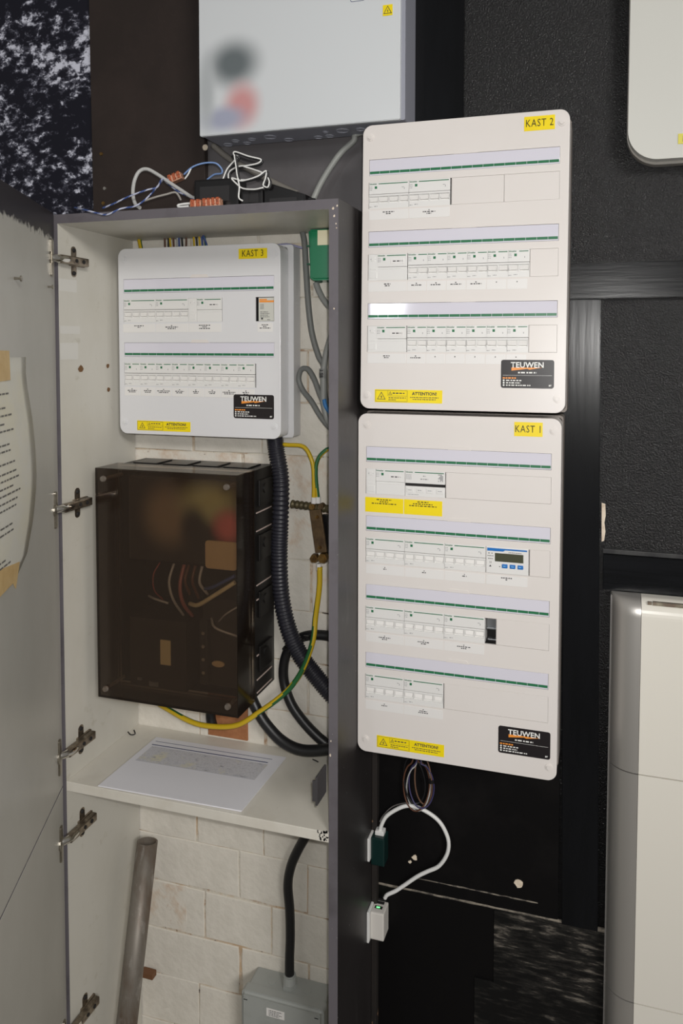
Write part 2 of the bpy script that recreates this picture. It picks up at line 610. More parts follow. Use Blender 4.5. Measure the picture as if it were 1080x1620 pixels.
# ================================================================== the setting
FLOOR = -1.95
struct('floor', bxm(-2.5, 2.5, -3.0, .3, FLOOR - .1, FLOOR), M('concrete_floor', (120, 116, 110), .7, stains=[(6, .4, .7, (104, 100, 95))]))

# brick wall behind the cupboard
YB = 0.105
bm = bmesh.new()
box(bm, -.60, .02, YB + .0028, .30, FLOOR, .02)
wb = struct('wall_back', bm, mortar)
PITCH, LEN = .1035, .152
brick_meshes = []
for v in range(10):
    for m_ in (brick_paint, brick_rust):
        bm = bmesh.new()
        L, H = LEN - random.uniform(.005, .010), PITCH - random.uniform(.0045, .0075)
        nx, nz = 4, 3
        rim = []
        for i in range(nx + 1):
            for k in range(nz + 1):
                edge = (i in (0, nx)) + (k in (0, nz))
                rim.append((L * i / nx + random.uniform(-.0012, .0012), random.uniform(-.0005, .0005) + (.0004 if edge else 0), -H * k / nz + random.uniform(-.0012, .0012)))
        vs_ = [bm.verts.new(p) for p in rim]
        at_ = lambda i, k: vs_[i * (nz + 1) + k]
        for i in range(nx):
            for k in range(nz):
                bm.faces.new((at_(i, k), at_(i + 1, k), at_(i + 1, k + 1), at_(i, k + 1))).smooth = True
        idx = [(i, 0) for i in range(nx)] + [(nx, k) for k in range(nz)] + [(i, nz) for i in range(nx, 0, -1)] + [(0, k) for k in range(nz, 0, -1)]
        rnd_ = [bm.verts.new(Vector(rim[i * (nz + 1) + k])) for i, k in idx]
        out_ = [bm.verts.new((q.co.x + (.0012 if q.co.x > L / 2 else -.0012), q.co.y + .0012, q.co.z + (.0012 if q.co.z > -H / 2 else -.0012))) for q in rnd_]
        back = [bm.verts.new((q.co.x, .012, q.co.z)) for q in out_]
        for ra, rb in ((rnd_, out_), (out_, back)):
            for i in range(len(ra)):
                j = (i + 1) % len(ra)
                bm.faces.new((ra[i], ra[j], rb[j], rb[i]))
        brick_meshes.append(to_mesh('brick', bm, m_))
row = 0
z = -.184 + PITCH * 2
while z > -1.92:
    off = -.395 if row % 2 == 0 else -.448
    off += random.uniform(-.012, .012)
    k0 = off - LEN * 2
    for i in range(6):
        x = k0 + i * LEN
        if x > .0 or x + LEN < -.56 or z > .03:
            continue
        rusty = (-.53 < z < -.46) or random.random() < .09
        me = brick_meshes[2 * random.randrange(10) + (1 if rusty else 0)]
        o = obj('brick', me, None, wb, (max(x, -.575), YB + random.uniform(-.0007, .0007), z - .003), (0, random.uniform(-.006, .006), 0))
    z -= PITCH
    row += 1
# bare brick patch under the meter
o = obj('bare_patch', bxm(-.375, -.285, YB - .004, YB + .002, -1.085, -.955, bev=.0015), raw_brick, wb)

# black wall with textured vinyl to the right, grey and brown boards above the cupboard
YW = .085
bm = bmesh.new()
box(bm, -.012, 1.6, YW, .30, -1.312, .95)
struct('wall_right', bm, vinyl)
bm = bmesh.new()
box(bm, -.008, .335, YW - .0035, YW + .002, -1.312, -.02)
struct('trim_7', bm, black_wall)
bm = bmesh.new()
box(bm, -.012, 1.6, .082, .30, FLOOR, -1.3125)
wl = struct('wall_lower', bm, black_wall)
# slate-print wallpaper over the lower right of the dado
bm = bmesh.new()
prism(bm, [(.222, -1.3125), (.6, -1.3125), (.6, FLOOR), (.187, FLOOR), (.187, -1.452), (.222, -1.452)], .0795, .083)
obj('slate_wallpaper', bm, stone_dark, wl)
# dusty edge where the dado starts and the fainter one above it
bm = bmesh.new()
path = [Vector((-.008 + .62 * t / 40, .0825 + mnoise.noise((t * .9, 0, 0)) * .0008, -1.3115 + mnoise.noise((t * .7, 3, 0)) * .0012)) for t in range(41)]
sweep(bm, path, .0032, 6, rf=lambda i: .75 + .5 * abs(mnoise.noise((i * .8, 1, 0))) + (.5 if i > 25 else 0))
dl = obj('dust_line', bm, dust, wl)
bm = bmesh.new()
path = [Vector((.075 + .225 * t / 20, .0815 + mnoise.noise((t * .9, 5, 0)) * .0006, -1.286 + mnoise.noise((t * .7, 9, 0)) * .001)) for t in range(21)]
sweep(bm, path, .0017, 6, rf=lambda i: .5 + 1.0 * abs(mnoise.noise((i * .8, 7, 0))))
obj('dust_line', bm, dust, wl)
# screw plugs with knocked-off paint
for c, r in (((0.071, 0.080, -1.246), .0055), ((0.266, 0.080, -1.256), .0085), ((0.062, 0.080, -1.256), .003)):
    bm = bmesh.new()
    pts = [(c[0] + r * random.uniform(.65, 1.15) * math.cos(a * math.pi / 5), c[2] + r * random.uniform(.65, 1.15) * math.sin(a * math.pi / 5)) for a in range(10)]
    prism(bm, pts, .079, .083, bev=.0006)
    obj('plaster_plug', bm, plaster, wl)

bm = bmesh.new()
box(bm, -1.6, -.6205, .0985, .30, -.30, .95)
struct('wall_left', bm, stone_light)
bm = bmesh.new()
box(bm, -.366, -.0125, .098, .30, -.045, .95)
struct('wall_upper', bm, grey_board)


def board(name, quad4, y0, y1, m):
    """quad4 = x,z of bottom-left, bottom-right, top-right, top-left"""
    bm = bmesh.new()
    prism(bm, quad4, y0, y1, bev=.0012)
    return struct(name, bm, m)


t1 = board('trim_1', [(-.6235, -.0455), (-.3627, -.0455), (-.374, .95), (-.632, .95)], .084, .099, brown_board)
for c, r, m_ in (((-0.602, 0.084, 0.116), .0042, brass), ((-0.363, 0.084, 0.112), .0062, plaster), ((-0.595, 0.084, 0.045), .0042, chrome), ((-0.599, 0.084, 0.015), .0042, brass)):
    bm = bmesh.new()
    cyl(bm, (c[0], .0845, c[2]), (0, -1, 0), r, .002, 14, r * .8)
    obj('screw', bm, m_, t1)
board('trim_2', [(.030, -.10), (.153, -.10), (.151, .95), (.026, .95)], .075, .0855, black_board_v)
board('trim_3', [(.3425, -1.311), (.4045, -1.311), (.391, -.2), (.329, -.2)], .074, .0855, black_board_v)
board('trim_4', [(.330, -.1985), (1.6, -.1965), (1.6, -.136), (.330, -.1385)], .073, .0855, black_board)
t5 = board('trim_5', [(.4025, -.698), (1.6, -.700), (1.6, -.638), (.402, -.6375)], .074, .0855, black_board)
bm = bmesh.new()
box(bm, .402, 1.6, .079, .0856, -.637, -.629, bev=.001)
obj('dusty_lip', bm, M('dusty_black', (56, 56, 56), .6, stains=[(30, .45, .65, (30, 30, 32))]), t5)
# raw wood strip in the corner beside the cupboard
bm = bmesh.new()
box(bm, -.0095, .0005, .066, .0815, -1.8, -1.035, bev=.001)
struct('trim_6', bm, wood)
# paint broken off beside the vertical board
bm = bmesh.new()
c = (0.401, 0.084, -0.550)
prism(bm, [(.3985, c[2]), (.4045, c[2] - .002), (.4055, c[2] - .022), (.4035, c[2] - .034), (.4055, c[2] - .05), (.4035, c[2] - .066), (.3995, c[2] - .068)], .0842, .0853)
obj('paint_chip', bm, plaster, t5)

# ================================================================== utility cupboard
XL, XR, YF, ZT = -.5426, -.026, -.128, -.0625
cabt = thing('utility_cupboard', 'tall white cupboard with dark grey frame and open left door around KAST 3', 'cupboard', ((XL + XR) / 2, 0, -1.9))
cb = part_of(cabt)
bm = bmesh.new()
box(bm, XL - .016, XL, YF, YB - .002, -1.9, -.0465)
for fc in bm.faces:
    fc.normal_update()
    fc.material_index = 1 if abs(fc.normal.x) < .5 or fc.calc_center_median().x < XL - .01 else 0
lp = cb('side_panel', bm, [cab_white, jamb_paint])
bm = bmesh.new()
box(bm, XR, XR + .016, YF, YB - .004, -1.9, -.0465)
for fc in bm.faces:
    fc.normal_update()
    xx = fc.calc_center_median()
    fc.material_index = 0 if xx.x < XR + .001 else (2 if xx.x > XR + .015 else 1)
rp = cb('side_panel', bm, [cab_white, jamb_paint, side_paint], label='right side panel, painted dark grey outside')
bm = bmesh.new()
box(bm, XL, XR, YF, YB - .002, ZT, -.0465)
for fc in bm.faces:
    fc.normal_update()
    fc.material_index = 0 if fc.normal.z < -.5 else 1
cb('top_panel', bm, [cab_white, jamb_paint])
bm = bmesh.new()
box(bm, XL, XR, YF, YB - .002, -1.106, -1.088, bev=.001)
sh = cb('shelf', bm, shelf_white)
bm = bmesh.new()
rnd = random.Random(3)
for k in range(26):
    x = rnd.uniform(-.047, -.028)
    zz = rnd.uniform(-1.1045, -1.0895)
    box(bm, x, x + rnd.uniform(.0012, .003), YF - .0004, YF + .0005, zz, zz + rnd.uniform(.001, .004))
cb('paint_drips', bm, black_plastic, sh)
cb('bottom_panel', bxm(XL, XR, YF, YB - .002, -1.9, -1.882), shelf_white)
# holes and stains on the left panel
for (c, ry_, rz_) in (((-0.543, -0.070, -0.324), .0075, .0075), ((-0.543, 0.013, -0.320), .0055, .0048), ((-0.543, 0.014, -0.367), .0055, .0050)):
    bm = bmesh.new()
    pts = []
    for a in range(12):
        q = rnd.uniform(.75, 1.1)
        pts.append((XL + .0006, c[1] + ry_ * q * math.cos(a * math.pi / 6), c[2] + rz_ * q * math.sin(a * math.pi / 6)))
    bm.faces.new([bm.verts.new(p) for p in pts])
    cb('drilled_hole', bm, hole_brown, lp)
for (c, dy, dz) in (((-0.543, -0.128, -0.160), .05, .022), ((-0.543, -0.127, -0.276), .05, .03), ((-0.543, -0.126, -0.245), .055, .014)):
    bm = bmesh.new()
    bm.faces.new([bm.verts.new(p) for p in ((XL + .0004, c[1], c[2]), (XL + .0004, c[1] + dy, c[2] + .001), (XL + .0004, c[1] + dy, c[2] - dz), (XL + .0004, c[1], c[2] - dz))])
    cb('paint_patch', bm, touch_up, lp)
# chipped paint on the frame edge
for (q, s) in (((-0.019, -0.128, -0.062), .0022), ((-0.012, -0.128, -0.058), .0018), ((-0.017, -0.128, -0.074), .0020), ((-0.014, -0.128, -0.086), .0012), ((-0.013, -0.128, -0.093), .0012), ((-0.017, -0.128, -0.221), .0014), ((-0.023, -0.128, -0.956), .0020), ((-0.022, -0.128, -0.932), .0012)):
    bm = bmesh.new()
    prism(bm, [(q[0] + s * rnd.uniform(.5, 1) * math.cos(t * 1.0472), q[2] + 1.5 * s * rnd.uniform(.5, 1) * math.sin(t * 1.0472)) for t in range(6)], YF - .0004, YF + .0004)
    cb('paint_chip', bm, plaster, rp)
# latch strike plate on the right panel
c = (-0.026, -0.150, -0.989)
bm = bmesh.new()
box(bm, XR - .004, XR - .0002, c[1] - .03, c[1] + .012, c[2] - .024, c[2] + .022, bev=.0008)
box(bm, XR - .009, XR - .003, c[1] - .03, c[1] - .026, c[2] - .018, c[2] + .016, bev=.0008)
cb('strike_plate', bm, M('grey_steel_latch', (74, 72, 74), .5, metal=.3))

# doors: hinged on the left, swung open towards the viewer
HX, HY = -.5475, -.1315
ang = math.radians(-65.6)


def door_leaf(z0, z1, name):
    bm = bmesh.new()
    box(bm, 0, .53, -.016, 0, z0, z1, bev=.0008)
    for fc in bm.faces:
        fc.material_index = 1 if fc.calc_center_median().y < -.001 else 0
    o = obj(name, bm, [door_face, jamb_paint], cabt, Vector((HX, HY, 0)) - Vector(cabt.location), (0, 0, ang))
    return o


d1 = door_leaf(-1.0945, -.0445, 'door')
d2 = door_leaf(-1.9, -1.0985, 'door')
# hinges
mount_z = (-.126, -.575, -1.029, -1.191, -1.561)
for k, hz in enumerate(mount_z):
    h = bpy.data.objects.new('hinge', None)
    COL.objects.link(h)
    h.parent = cabt
    h.location = Vector((XL, -.085, hz)) - Vector(cabt.location)
    # mounting plate with two wings
    bm = bmesh.new()
    prism(bm, rr(-.0085, .0085, -.029, .029, .008, 4), 0, .003, bev=.0008)
    box(bm, -.014, .026, -.0045, .001, -.0085, .0085, bev=.001)
    for s in (-1, 1):
        cyl(bm, (0, -.0005, s * .021), (0, -1, 0), .0042, .0022, 12, .003, mi=1)
    obj('mounting_plate', bm, [nickel_dark, dark_gap], h, (0.0002, .0, 0), (0, 0, math.radians(90)))
    # arm reaching to the door
    bm = bmesh.new()
    box(bm, -.052, .024, -.016, -.004, -.0075, .0075, bev=.002)
    cyl(bm, (.008, -.0155, 0), (0, -1, 0), .0038, .0016, 12, mi=1)
    cyl(bm, (-.012, -.0155, 0), (0, -1, 0), .0034, .0016, 12, mi=1)
    obj('arm', bm, [nickel_dark, dark_gap], h, (0, 0, 0), (0, 0, math.radians(90)))
    bm = bmesh.new()
    sweep(bm, smooth_path([(.010, -.030, 0), (.011, -.046, 0), (.006, -.058, 0), (-.001, -.066, 0)], 4), .0075, 8)
    obj('crank', bm, chrome, h)
    bm = bmesh.new()
    prism(bm, rr(-.006, .006, -.033, .033, .003, 3), -.0035, .0, bev=.0008)
    cyl(bm, (0, 0, 0), (0, -1, 0), .012, .003, 16)
    q = Vector((HX, HY, hz)) + Vector((math.cos(ang), math.sin(ang), 0)) * .024 - Vector((XL, -.085, hz))
    obj('cup_plate', bm, nickel, h, q, (0, 0, ang + math.pi))
    h['label'] = 'nickel concealed hinge between the left side panel and its door'

# small shelf pins left in the upper door
for (p, s) in (((0.225, 0.000, -0.181), 1.0), ((0.045, 0.000, -0.179), .8)):
    q = Vector(p)
    bm = bmesh.new()
    cyl(bm, (q.x, -.001, q.z), (0, 1, 0), .0022 * s, .012 * s, 10, .0018 * s)
    cyl(bm, (q.x, .009 * s, q.z), (0, 1, 0), .0045 * s, .0025 * s, 12)
    obj('shelf_pin', bm, nickel, d1)


notice_ink = M('notice_ink', (104, 102, 98), .6)
# sheet of paper taped to the inside of the upper door
DT = Vector((HX, HY, 0))
shr = thing('paper_notice', 'aged white paper notice taped to the inside of the open cupboard door', 'paper', DT + Vector((math.cos(ang), math.sin(ang), 0)) * .26 + Vector((0, 0, -.62)), (0, 0, ang))
SOFF = Vector((-.26, 0, .62))


def bulge(x, z):
    t = (z + .62) / .31
    return .0008 + .010 * max(0, math.sin(math.pi * min(max(t, 0), 1))) * min(1, max(0, (.38 - x) / .21)) ** .6


bm = bmesh.new()
NX, NZ = 8, 14
edge = [(-.30, .178), (-.335, .187), (-.396, .176), (-.498, .1655), (-.557, .174), (-.613, .194), (-.632, .240)]


def sheet_left(z):
    for (za, xa), (zb, xb) in zip(edge, edge[1:]):
        if zb <= z <= za:
            return xa + (xb - xa) * (za - z) / (za - zb)
    return edge[0][1] if z > edge[0][0] else edge[-1][1]


g = []
for k in range(NZ + 1):
    z = -.30 - .332 * k / NZ
    x0 = sheet_left(z)
    g.append([bm.verts.new((x0 + (.40 - x0) * i / NX, bulge(x0 + (.40 - x0) * i / NX, z), z)) for i in range(NX + 1)])
for k in range(NZ):
    for i in range(NX):
        bm.faces.new((g[k][i], g[k][i + 1], g[k + 1][i + 1], g[k + 1][i])).smooth = True
r = bmesh.ops.extrude_face_region(bm, geom=list(bm.faces))
for v in [e for e in r['geom'] if isinstance(e, bmesh.types.BMVert)]:
    v.co.y -= .0003
obj('sheet', bm, sheet, shr, SOFF)
bm = bmesh.new()
prism(bm, [(.262, -.333), (.36, -.335), (.36, -.289), (.260, -.290)], .0105, .0108)
for v in bm.verts:
    v.co.y = bulge(v.co.x, v.co.z) + (.0012 if v.co.y > .0106 else .0004)
obj('tape_strip', bm, tape, shr, SOFF)
bm = bmesh.new()
prism(bm, [(.232, -.612), (.40, -.588), (.40, -.642), (.262, -.636), (.250, -.648)], .003, .0034)
for v in bm.verts:
    v.co.y = bulge(v.co.x, v.co.z) + (.0012 if v.co.y > .0032 else .0004)
obj('tape_strip', bm, tape, shr, SOFF)
bm = bmesh.new()
rnd = random.Random(11)
for zz, xr in ((-.352, .262), (-.372, .285), (-.383, .270), (-.395, .285), (-.405, .268), (-.425, .280), (-.434, .282), (-.452, .262), (-.466, .255), (-.476, .250), (-.487, .270), (-.497, .245), (-.508, .255), (-.518, .258), (-.543, .272), (-.553, .270), (-.592, .285), (-.600, .262)):
    bm = bmesh.new()
    x = .40
    while x > xr:
        l = rnd.uniform(.006, .016)
        if x - l < xr - .004:
            break
        fc = bm.faces.new([bm.verts.new((xx, bulge(xx, zz) + .0007, z_)) for xx, z_ in ((x, zz - .0013), (x - l, zz - .0013), (x - l, zz + .0013), (x, zz + .0013))])
        x -= l + .003
    if len(bm.faces):
        o = obj('printed_line', bm, notice_ink, shr, SOFF)
        o['kind'] = 'stuff'
    else:
        bm.free()

# ================================================================== distribution boards
PIT = .125
SH, DT_, DB = .0278, .0398, .0853
W = .3243
MESH = {}


def cached(key, fn):
    if key not in MESH:
        MESH[key] = fn()
    return MESH[key]


def device_body(kind, n):
    bm = bmesh.new()
    w_ = n * .018 - .0003
    x0 = .00015
    if kind == 'aux':
        box(bm, x0, w_, .0004, .03, -.0455, 0, bev=.0006)
        box(bm, .0035, .0145, -.0002, .002, -.027, -.024, bev=.0004)
        box(bm, .002, .016, -.0003, .002, -.0415, -.0305, bev=.0006)
        box(bm, .005, .013, -.0001, .002, -.0125, -.0045, bev=.0012)
    elif kind == 'lever':
        box(bm, x0, w_, .0002, .03, -.0222, 0, bev=.0005)
        box(bm, x0, w_, .0004, .03, -.0455, -.0226, bev=.0008)
        box(bm, .003, w_ - .003, -.0002, .002, -.0262, -.0248, bev=.0003)
    elif kind == 'surge':
        box(bm, x0, w_, .0002, .03, -.0225, 0, bev=.0005)
        box(bm, x0, w_, .0035, .03, -.0275, -.0225, mi=1)
        box(bm, x0, w_, .0006, .03, -.0455, -.0278, bev=.0005)
        for k in range(n):
            cx = k * .018
            box(bm, cx + .0025, cx + .0155, -.0004, .002, -.0392, -.0308, bev=.0007)
    else:
        box(bm, x0, w_, .0, .03, -.0205, 0, bev=.0005)
        box(bm, x0, w_, -.0004, .03, -.0246, -.0212, bev=.0006)
        box(bm, x0, w_, .0030, .03, -.0362, -.0246)
        box(bm, x0, w_, .0003, .03, -.0455, -.0362, bev=.0004)
        for k in range(n + 1):
            cx = min(max(k * .018, .0005), w_ - .0005)
            box(bm, cx - .0005, cx + .0005, .0004, .004, -.0362, -.0246)
    return to_mesh('circuit_breaker', bm, [device_white, dark_gap])


def toggle_mesh():
    bm = bmesh.new()
    vs_ = [(.0022, .0022, -.0262), (.0158, .0022, -.0262), (.0158, .0002, -.0318), (.0022, .0002, -.0318), (.0022, .0002, -.0332), (.0158, .0002, -.0332), (.0158, .0031, -.0345), (.0022, .0031, -.0345)]
    v = [bm.verts.new(p) for p in vs_]
    for a in ((0, 1, 2, 3), (3, 2, 5, 4), (4, 5, 6, 7)):
        bm.faces.new([v[i] for i in a])
    bm.faces.new((v[0], v[3], v[4], v[7]))
    bm.faces.new((v[1], v[6], v[5], v[2]))
    return to_mesh('toggle', bm, toggle_white)


def device_prints(kind, n):
    """small print of one device as one mesh: (bars, seed fixed so that twins share it)"""
    bm = bmesh.new()
    rnd = random.Random(n * 7 + len(kind))
    y = -.0004
    w_ = n * .018
    if kind in ('breaker', 'lever'):
        for k in range(3):
            bars(bm, .0012, -.0075 - k * .0028, .0055, .0009, y, rnd, False)
        if kind == 'breaker':
            bars(bm, .0014, -.0425, .005, .0011, -.0002, rnd, False)
            bars(bm, .0100, -.0415, .006, .0012, -.0002, rnd, False)
        quad(bm, w_ - .0088, w_ - .0078, -.0142, -.0115, y)
        if n == 4:
            bars(bm, w_ - .0105, -.0105, .004, .0012, y, rnd)
    elif kind == 'surge':
        for k in range(4):
            bars(bm, .002, -.0075 - k * .0024, .010, .0009, y, rnd, False)
        bars(bm, .035, -.009, .005, .0018, y, rnd)
        bars(bm, .035, -.0145, .014, .0018, y, rnd)
        for i in range(5):
            for k in range(6):
                if rnd.random() < .6:
                    quad(bm, .0595 + i * .0018, .0611 + i * .0018, -.0065 - k * .0022, -.0047 - k * .0022, y)
        for k in range(4):
            bars(bm, k * .018 + .009, -.0345, .007, .0012, -.0006, rnd)
        bars(bm, .015, -.0425, .02, .001, .0003, rnd)
    else:
        bars(bm, .004, -.0085, .010, .0009, .0, rnd, False)
    return to_mesh('fine_print', bm, grey_ink)


def stripe_mesh(n):
    bm = bmesh.new()
    x0 = .0175 if n > 2 else .0185
    box(bm, x0, n * .018 - .0025, -.0003, .0006, -.0036, -.0022)
    return to_mesh('green_stripe', bm, green_print)


def square_mesh(x):
    bm = bmesh.new()
    box(bm, x, x + .0042, -.0004, .0006, -.0112, -.0068, bev=.0003)
    return to_mesh('green_window', bm, green_print)


def add_device(root, off, kind, n, x, zr):
    zt = zr - DT_
    nm = {'breaker': 'circuit_breaker', 'lever': 'main_switch', 'surge': 'surge_arrester', 'aux': 'trip_module'}[kind]
    o = obj(nm, cached(('body', kind, n), lambda: device_body(kind, n)), None, root, off + Vector((x, 0, zt)))
    obj('fine_print', cached(('print', kind, n), lambda: device_prints(kind, n)), None, o)
    if kind == 'aux':
        return o
    obj('green_stripe', cached(('stripe', n), lambda: stripe_mesh(n)), None, o)
    obj('lettering', text_mesh('Schneider', .0036, green_soft, .92, .00012), None, o, (.0012, -.0004, -.0028))
    if kind != 'surge':
        sx = .0105 if n < 4 else .0105
        obj('green_window', cached(('sq', sx), lambda: square_mesh(sx)), None, o)
    if kind == 'breaker':
        for k in range(n):
            obj('toggle', cached('toggle', toggle_mesh), None, o, (k * .018, 0, 0))
    if kind == 'lever':
        bm_key = ('tag', n)

        def tagm():
            bm = bmesh.new()
            box(bm, n * .018 - .030, n * .018 - .006, -.0004, .001, -.0175, -.0085, bev=.0003)
            return to_mesh('write_on_tag', bm, label_white)
        t_ = obj('write_on_tag', cached(bm_key, tagm), None, o)

        def tagp():
            bm = bmesh.new()
            bars(bm, n * .018 - .018, -.0128, .015, .0018, -.0006, random.Random(2))
            return to_mesh('tag_print', bm, ink)
        obj('tag_print', cached(('tagp', n), tagp), None, o)
    return o


def circuit_label(root, off, x0, x1, zr, lines, seed, mat=None, z0=-.0885, z1=-.1050, inkmat=None, h=.0017):
    bm = bmesh.new()
    box(bm, x0 + .0006, x1 - .0006, -.0004, .0004, zr + z1, zr + z0, bev=.0002)
    o = obj('circuit_label', bm, mat or label_white, root, off)
    rnd = random.Random(seed)
    bm = bmesh.new()
    zc = zr + z0 - .0035 - (0 if len(lines) > 1 else .001)
    for k, wd in enumerate(lines):
        bars(bm, (x0 + x1) / 2, zc - k * h * 1.75, wd, h, -.0006, rnd)
    obj('label_print', bm, inkmat or ink, o)
    return o


def strip(root, off, zr):
    bm = bmesh.new()
    box(bm, .0005, W - .0005, .0006, .003, zr - SH + .0005, zr - .0005, bev=.0003)
    o = obj('label_strip', bm, paper_strip, root, off)
    bm = bmesh.new()
    cell = W / 18
    for k in range(18):
        box(bm, k * cell + .0012, (k + 1) * cell + .0006 if k < 17 else W - .0014, .0003, .001, zr - .0250, zr - .0206)
    obj('green_line', bm, green_print, o)
    bm = bmesh.new()
    prism(bm, [(W * .475 - .006, zr - .0006)] + [(W * .475 + .004 * (1 - math.cos(a * math.pi / 8)) - .004, zr + .0055 * math.sin(a * math.pi / 8)) for a in range(1, 5)] +
          [(W * .565 + .004 * math.sin(a * math.pi / 8), zr + .0055 * math.cos(a * math.pi / 8)) for a in range(0, 4)] + [(W * .565 + .006, zr - .0006)], -.0008, .002, bev=.0004)
    obj('pull_tab', bm, white_plastic, o)
    return o


def warning_sticker(root, off, x0, x1, z0, z1):
    bm = bmesh.new()
    box(bm, x0, x1, -.0005, .0003, z0, z1)
    o = obj('warning_sticker', bm, yellow, root, off)
    w_, h_ = x1 - x0, z1 - z0
    y = -.0008
    bm = bmesh.new()

    def frame(a0, a1, b0, b1, t):
        quad(bm, a0, a1, b0, b0 + t, y); quad(bm, a0, a1, b1 - t, b1, y)
        quad(bm, a0, a0 + t, b0, b1, y); quad(bm, a1 - t, a1, b0, b1, y)

    def tri(cx, cz, s, t):
        P = [Vector((cx + s * math.cos(a), y, cz + s * math.sin(a))) for a in (math.pi / 2, math.pi * 7 / 6, math.pi * 11 / 6)]
        c_ = Vector((cx, y, cz))
        Q = [c_ + (p - c_) * (1 - t) for p in P]
        for i in range(3):
            j = (i + 1) % 3
            bm.faces.new([bm.verts.new(p) for p in (P[i], P[j], Q[j], Q[i])])
        # lightning bolt
        b = [(.10, .45), (-.22, -.02), (-.02, -.02), (-.12, -.42), (.22, .08), (.02, .08)]
        bm.faces.new([bm.verts.new((cx + s * u, y, cz + s * v - s * .02)) for u, v in b])
    m_ = h_ * .06
    frame(x0 + m_, x0 + w_ * .49, z0 + m_, z1 - m_, .0005)
    tri(x0 + w_ * .10, z0 + h_ * .42, h_ * .40, .22)
    frame(x0 + w_ * .195, x0 + w_ * .49, z0 + h_ * .5, z1 - m_, .0004)
    tri(x0 + w_ * .235, z0 + h_ * .68, h_ * .18, .3)
    rnd = random.Random(5)
    bars(bm, x0 + w_ * .36, z0 + h_ * .72, w_ * .18, h_ * .085, y, rnd)
    bars(bm, x0 + w_ * .34, z0 + h_ * .36, w_ * .26, h_ * .06, y, rnd)
    bars(bm, x0 + w_ * .27, z0 + h_ * .20, w_ * .12, h_ * .06, y, rnd)
    bars(bm, x0 + w_ * .74, z0 + h_ * .42, w_ * .42, h_ * .06, y, rnd)
    bars(bm, x0 + w_ * .74, z0 + h_ * .27, w_ * .34, h_ * .06, y, rnd)
    obj('sticker_print', bm, ink, o)
    obj('lettering', text_mesh('ATTENTION!', .0074, ink, 1.0, .0002, 'CENTER'), None, o, (x0 + w_ * .74, y, z0 + h_ * .70))
    return o


def company_sticker(root, off, x0, x1, z0, z1):
    bm = bmesh.new()
    prism(bm, rr(x0, x1, z0, z1, .004, 5), -.0005, .0003)
    o = obj('company_sticker', bm, sticker_black, root, off)
    w_, h_ = x1 - x0, z1 - z0
    y = -.0008
    obj('lettering', text_mesh('TEUWEN', .0128, pale_ink, 1.0, .0003, 'CENTER', 1.04), None, o, (x0 + w_ * .50, y - .0003, z0 + h_ * .81))
    bm = bmesh.new()
    bm.faces.new([bm.verts.new((x0 + w_ * a, y, z0 + h_ * b)) for a, b in ((.20, .73), (.74, .73), (.80, .735), (.54, .655), (.50, .685), (.20, .615))])
    bars(bm, x0 + w_ * .165, z0 + h_ * .355, w_ * .26, h_ * .05, y, random.Random(4), True, .9)
    obj('orange_swoosh', bm, orange, o)
    bm = bmesh.new()
    rnd = random.Random(8)
    bars(bm, x0 + w_ * .5, z0 + h_ * .55, w_ * .35, h_ * .05, y, rnd)
    quad(bm, x0 + w_ * .04, x0 + w_ * .96, z0 + h_ * .448, z0 + h_ * .456, y)
    for k, wd in enumerate((.30, .27, .47)):
        zz = z0 + h_ * (.27 - k * .085)
        bars(bm, x0 + w_ * .10, zz, w_ * wd, h_ * .04, y, rnd, False)
        bm.faces.new([bm.verts.new((x0 + w_ * .055 + h_ * .035 * math.cos(a * .7854), y, zz + h_ * .035 * math.sin(a * .7854))) for a in range(8)])
    obj('sticker_print', bm, pale_ink, o)
    obj('lettering', text_mesh('BT', .0036, pale_ink, 1.0, .0002, 'CENTER'), None, o, (x0 + w_ * .93, y, z0 + h_ * .10))
    return o


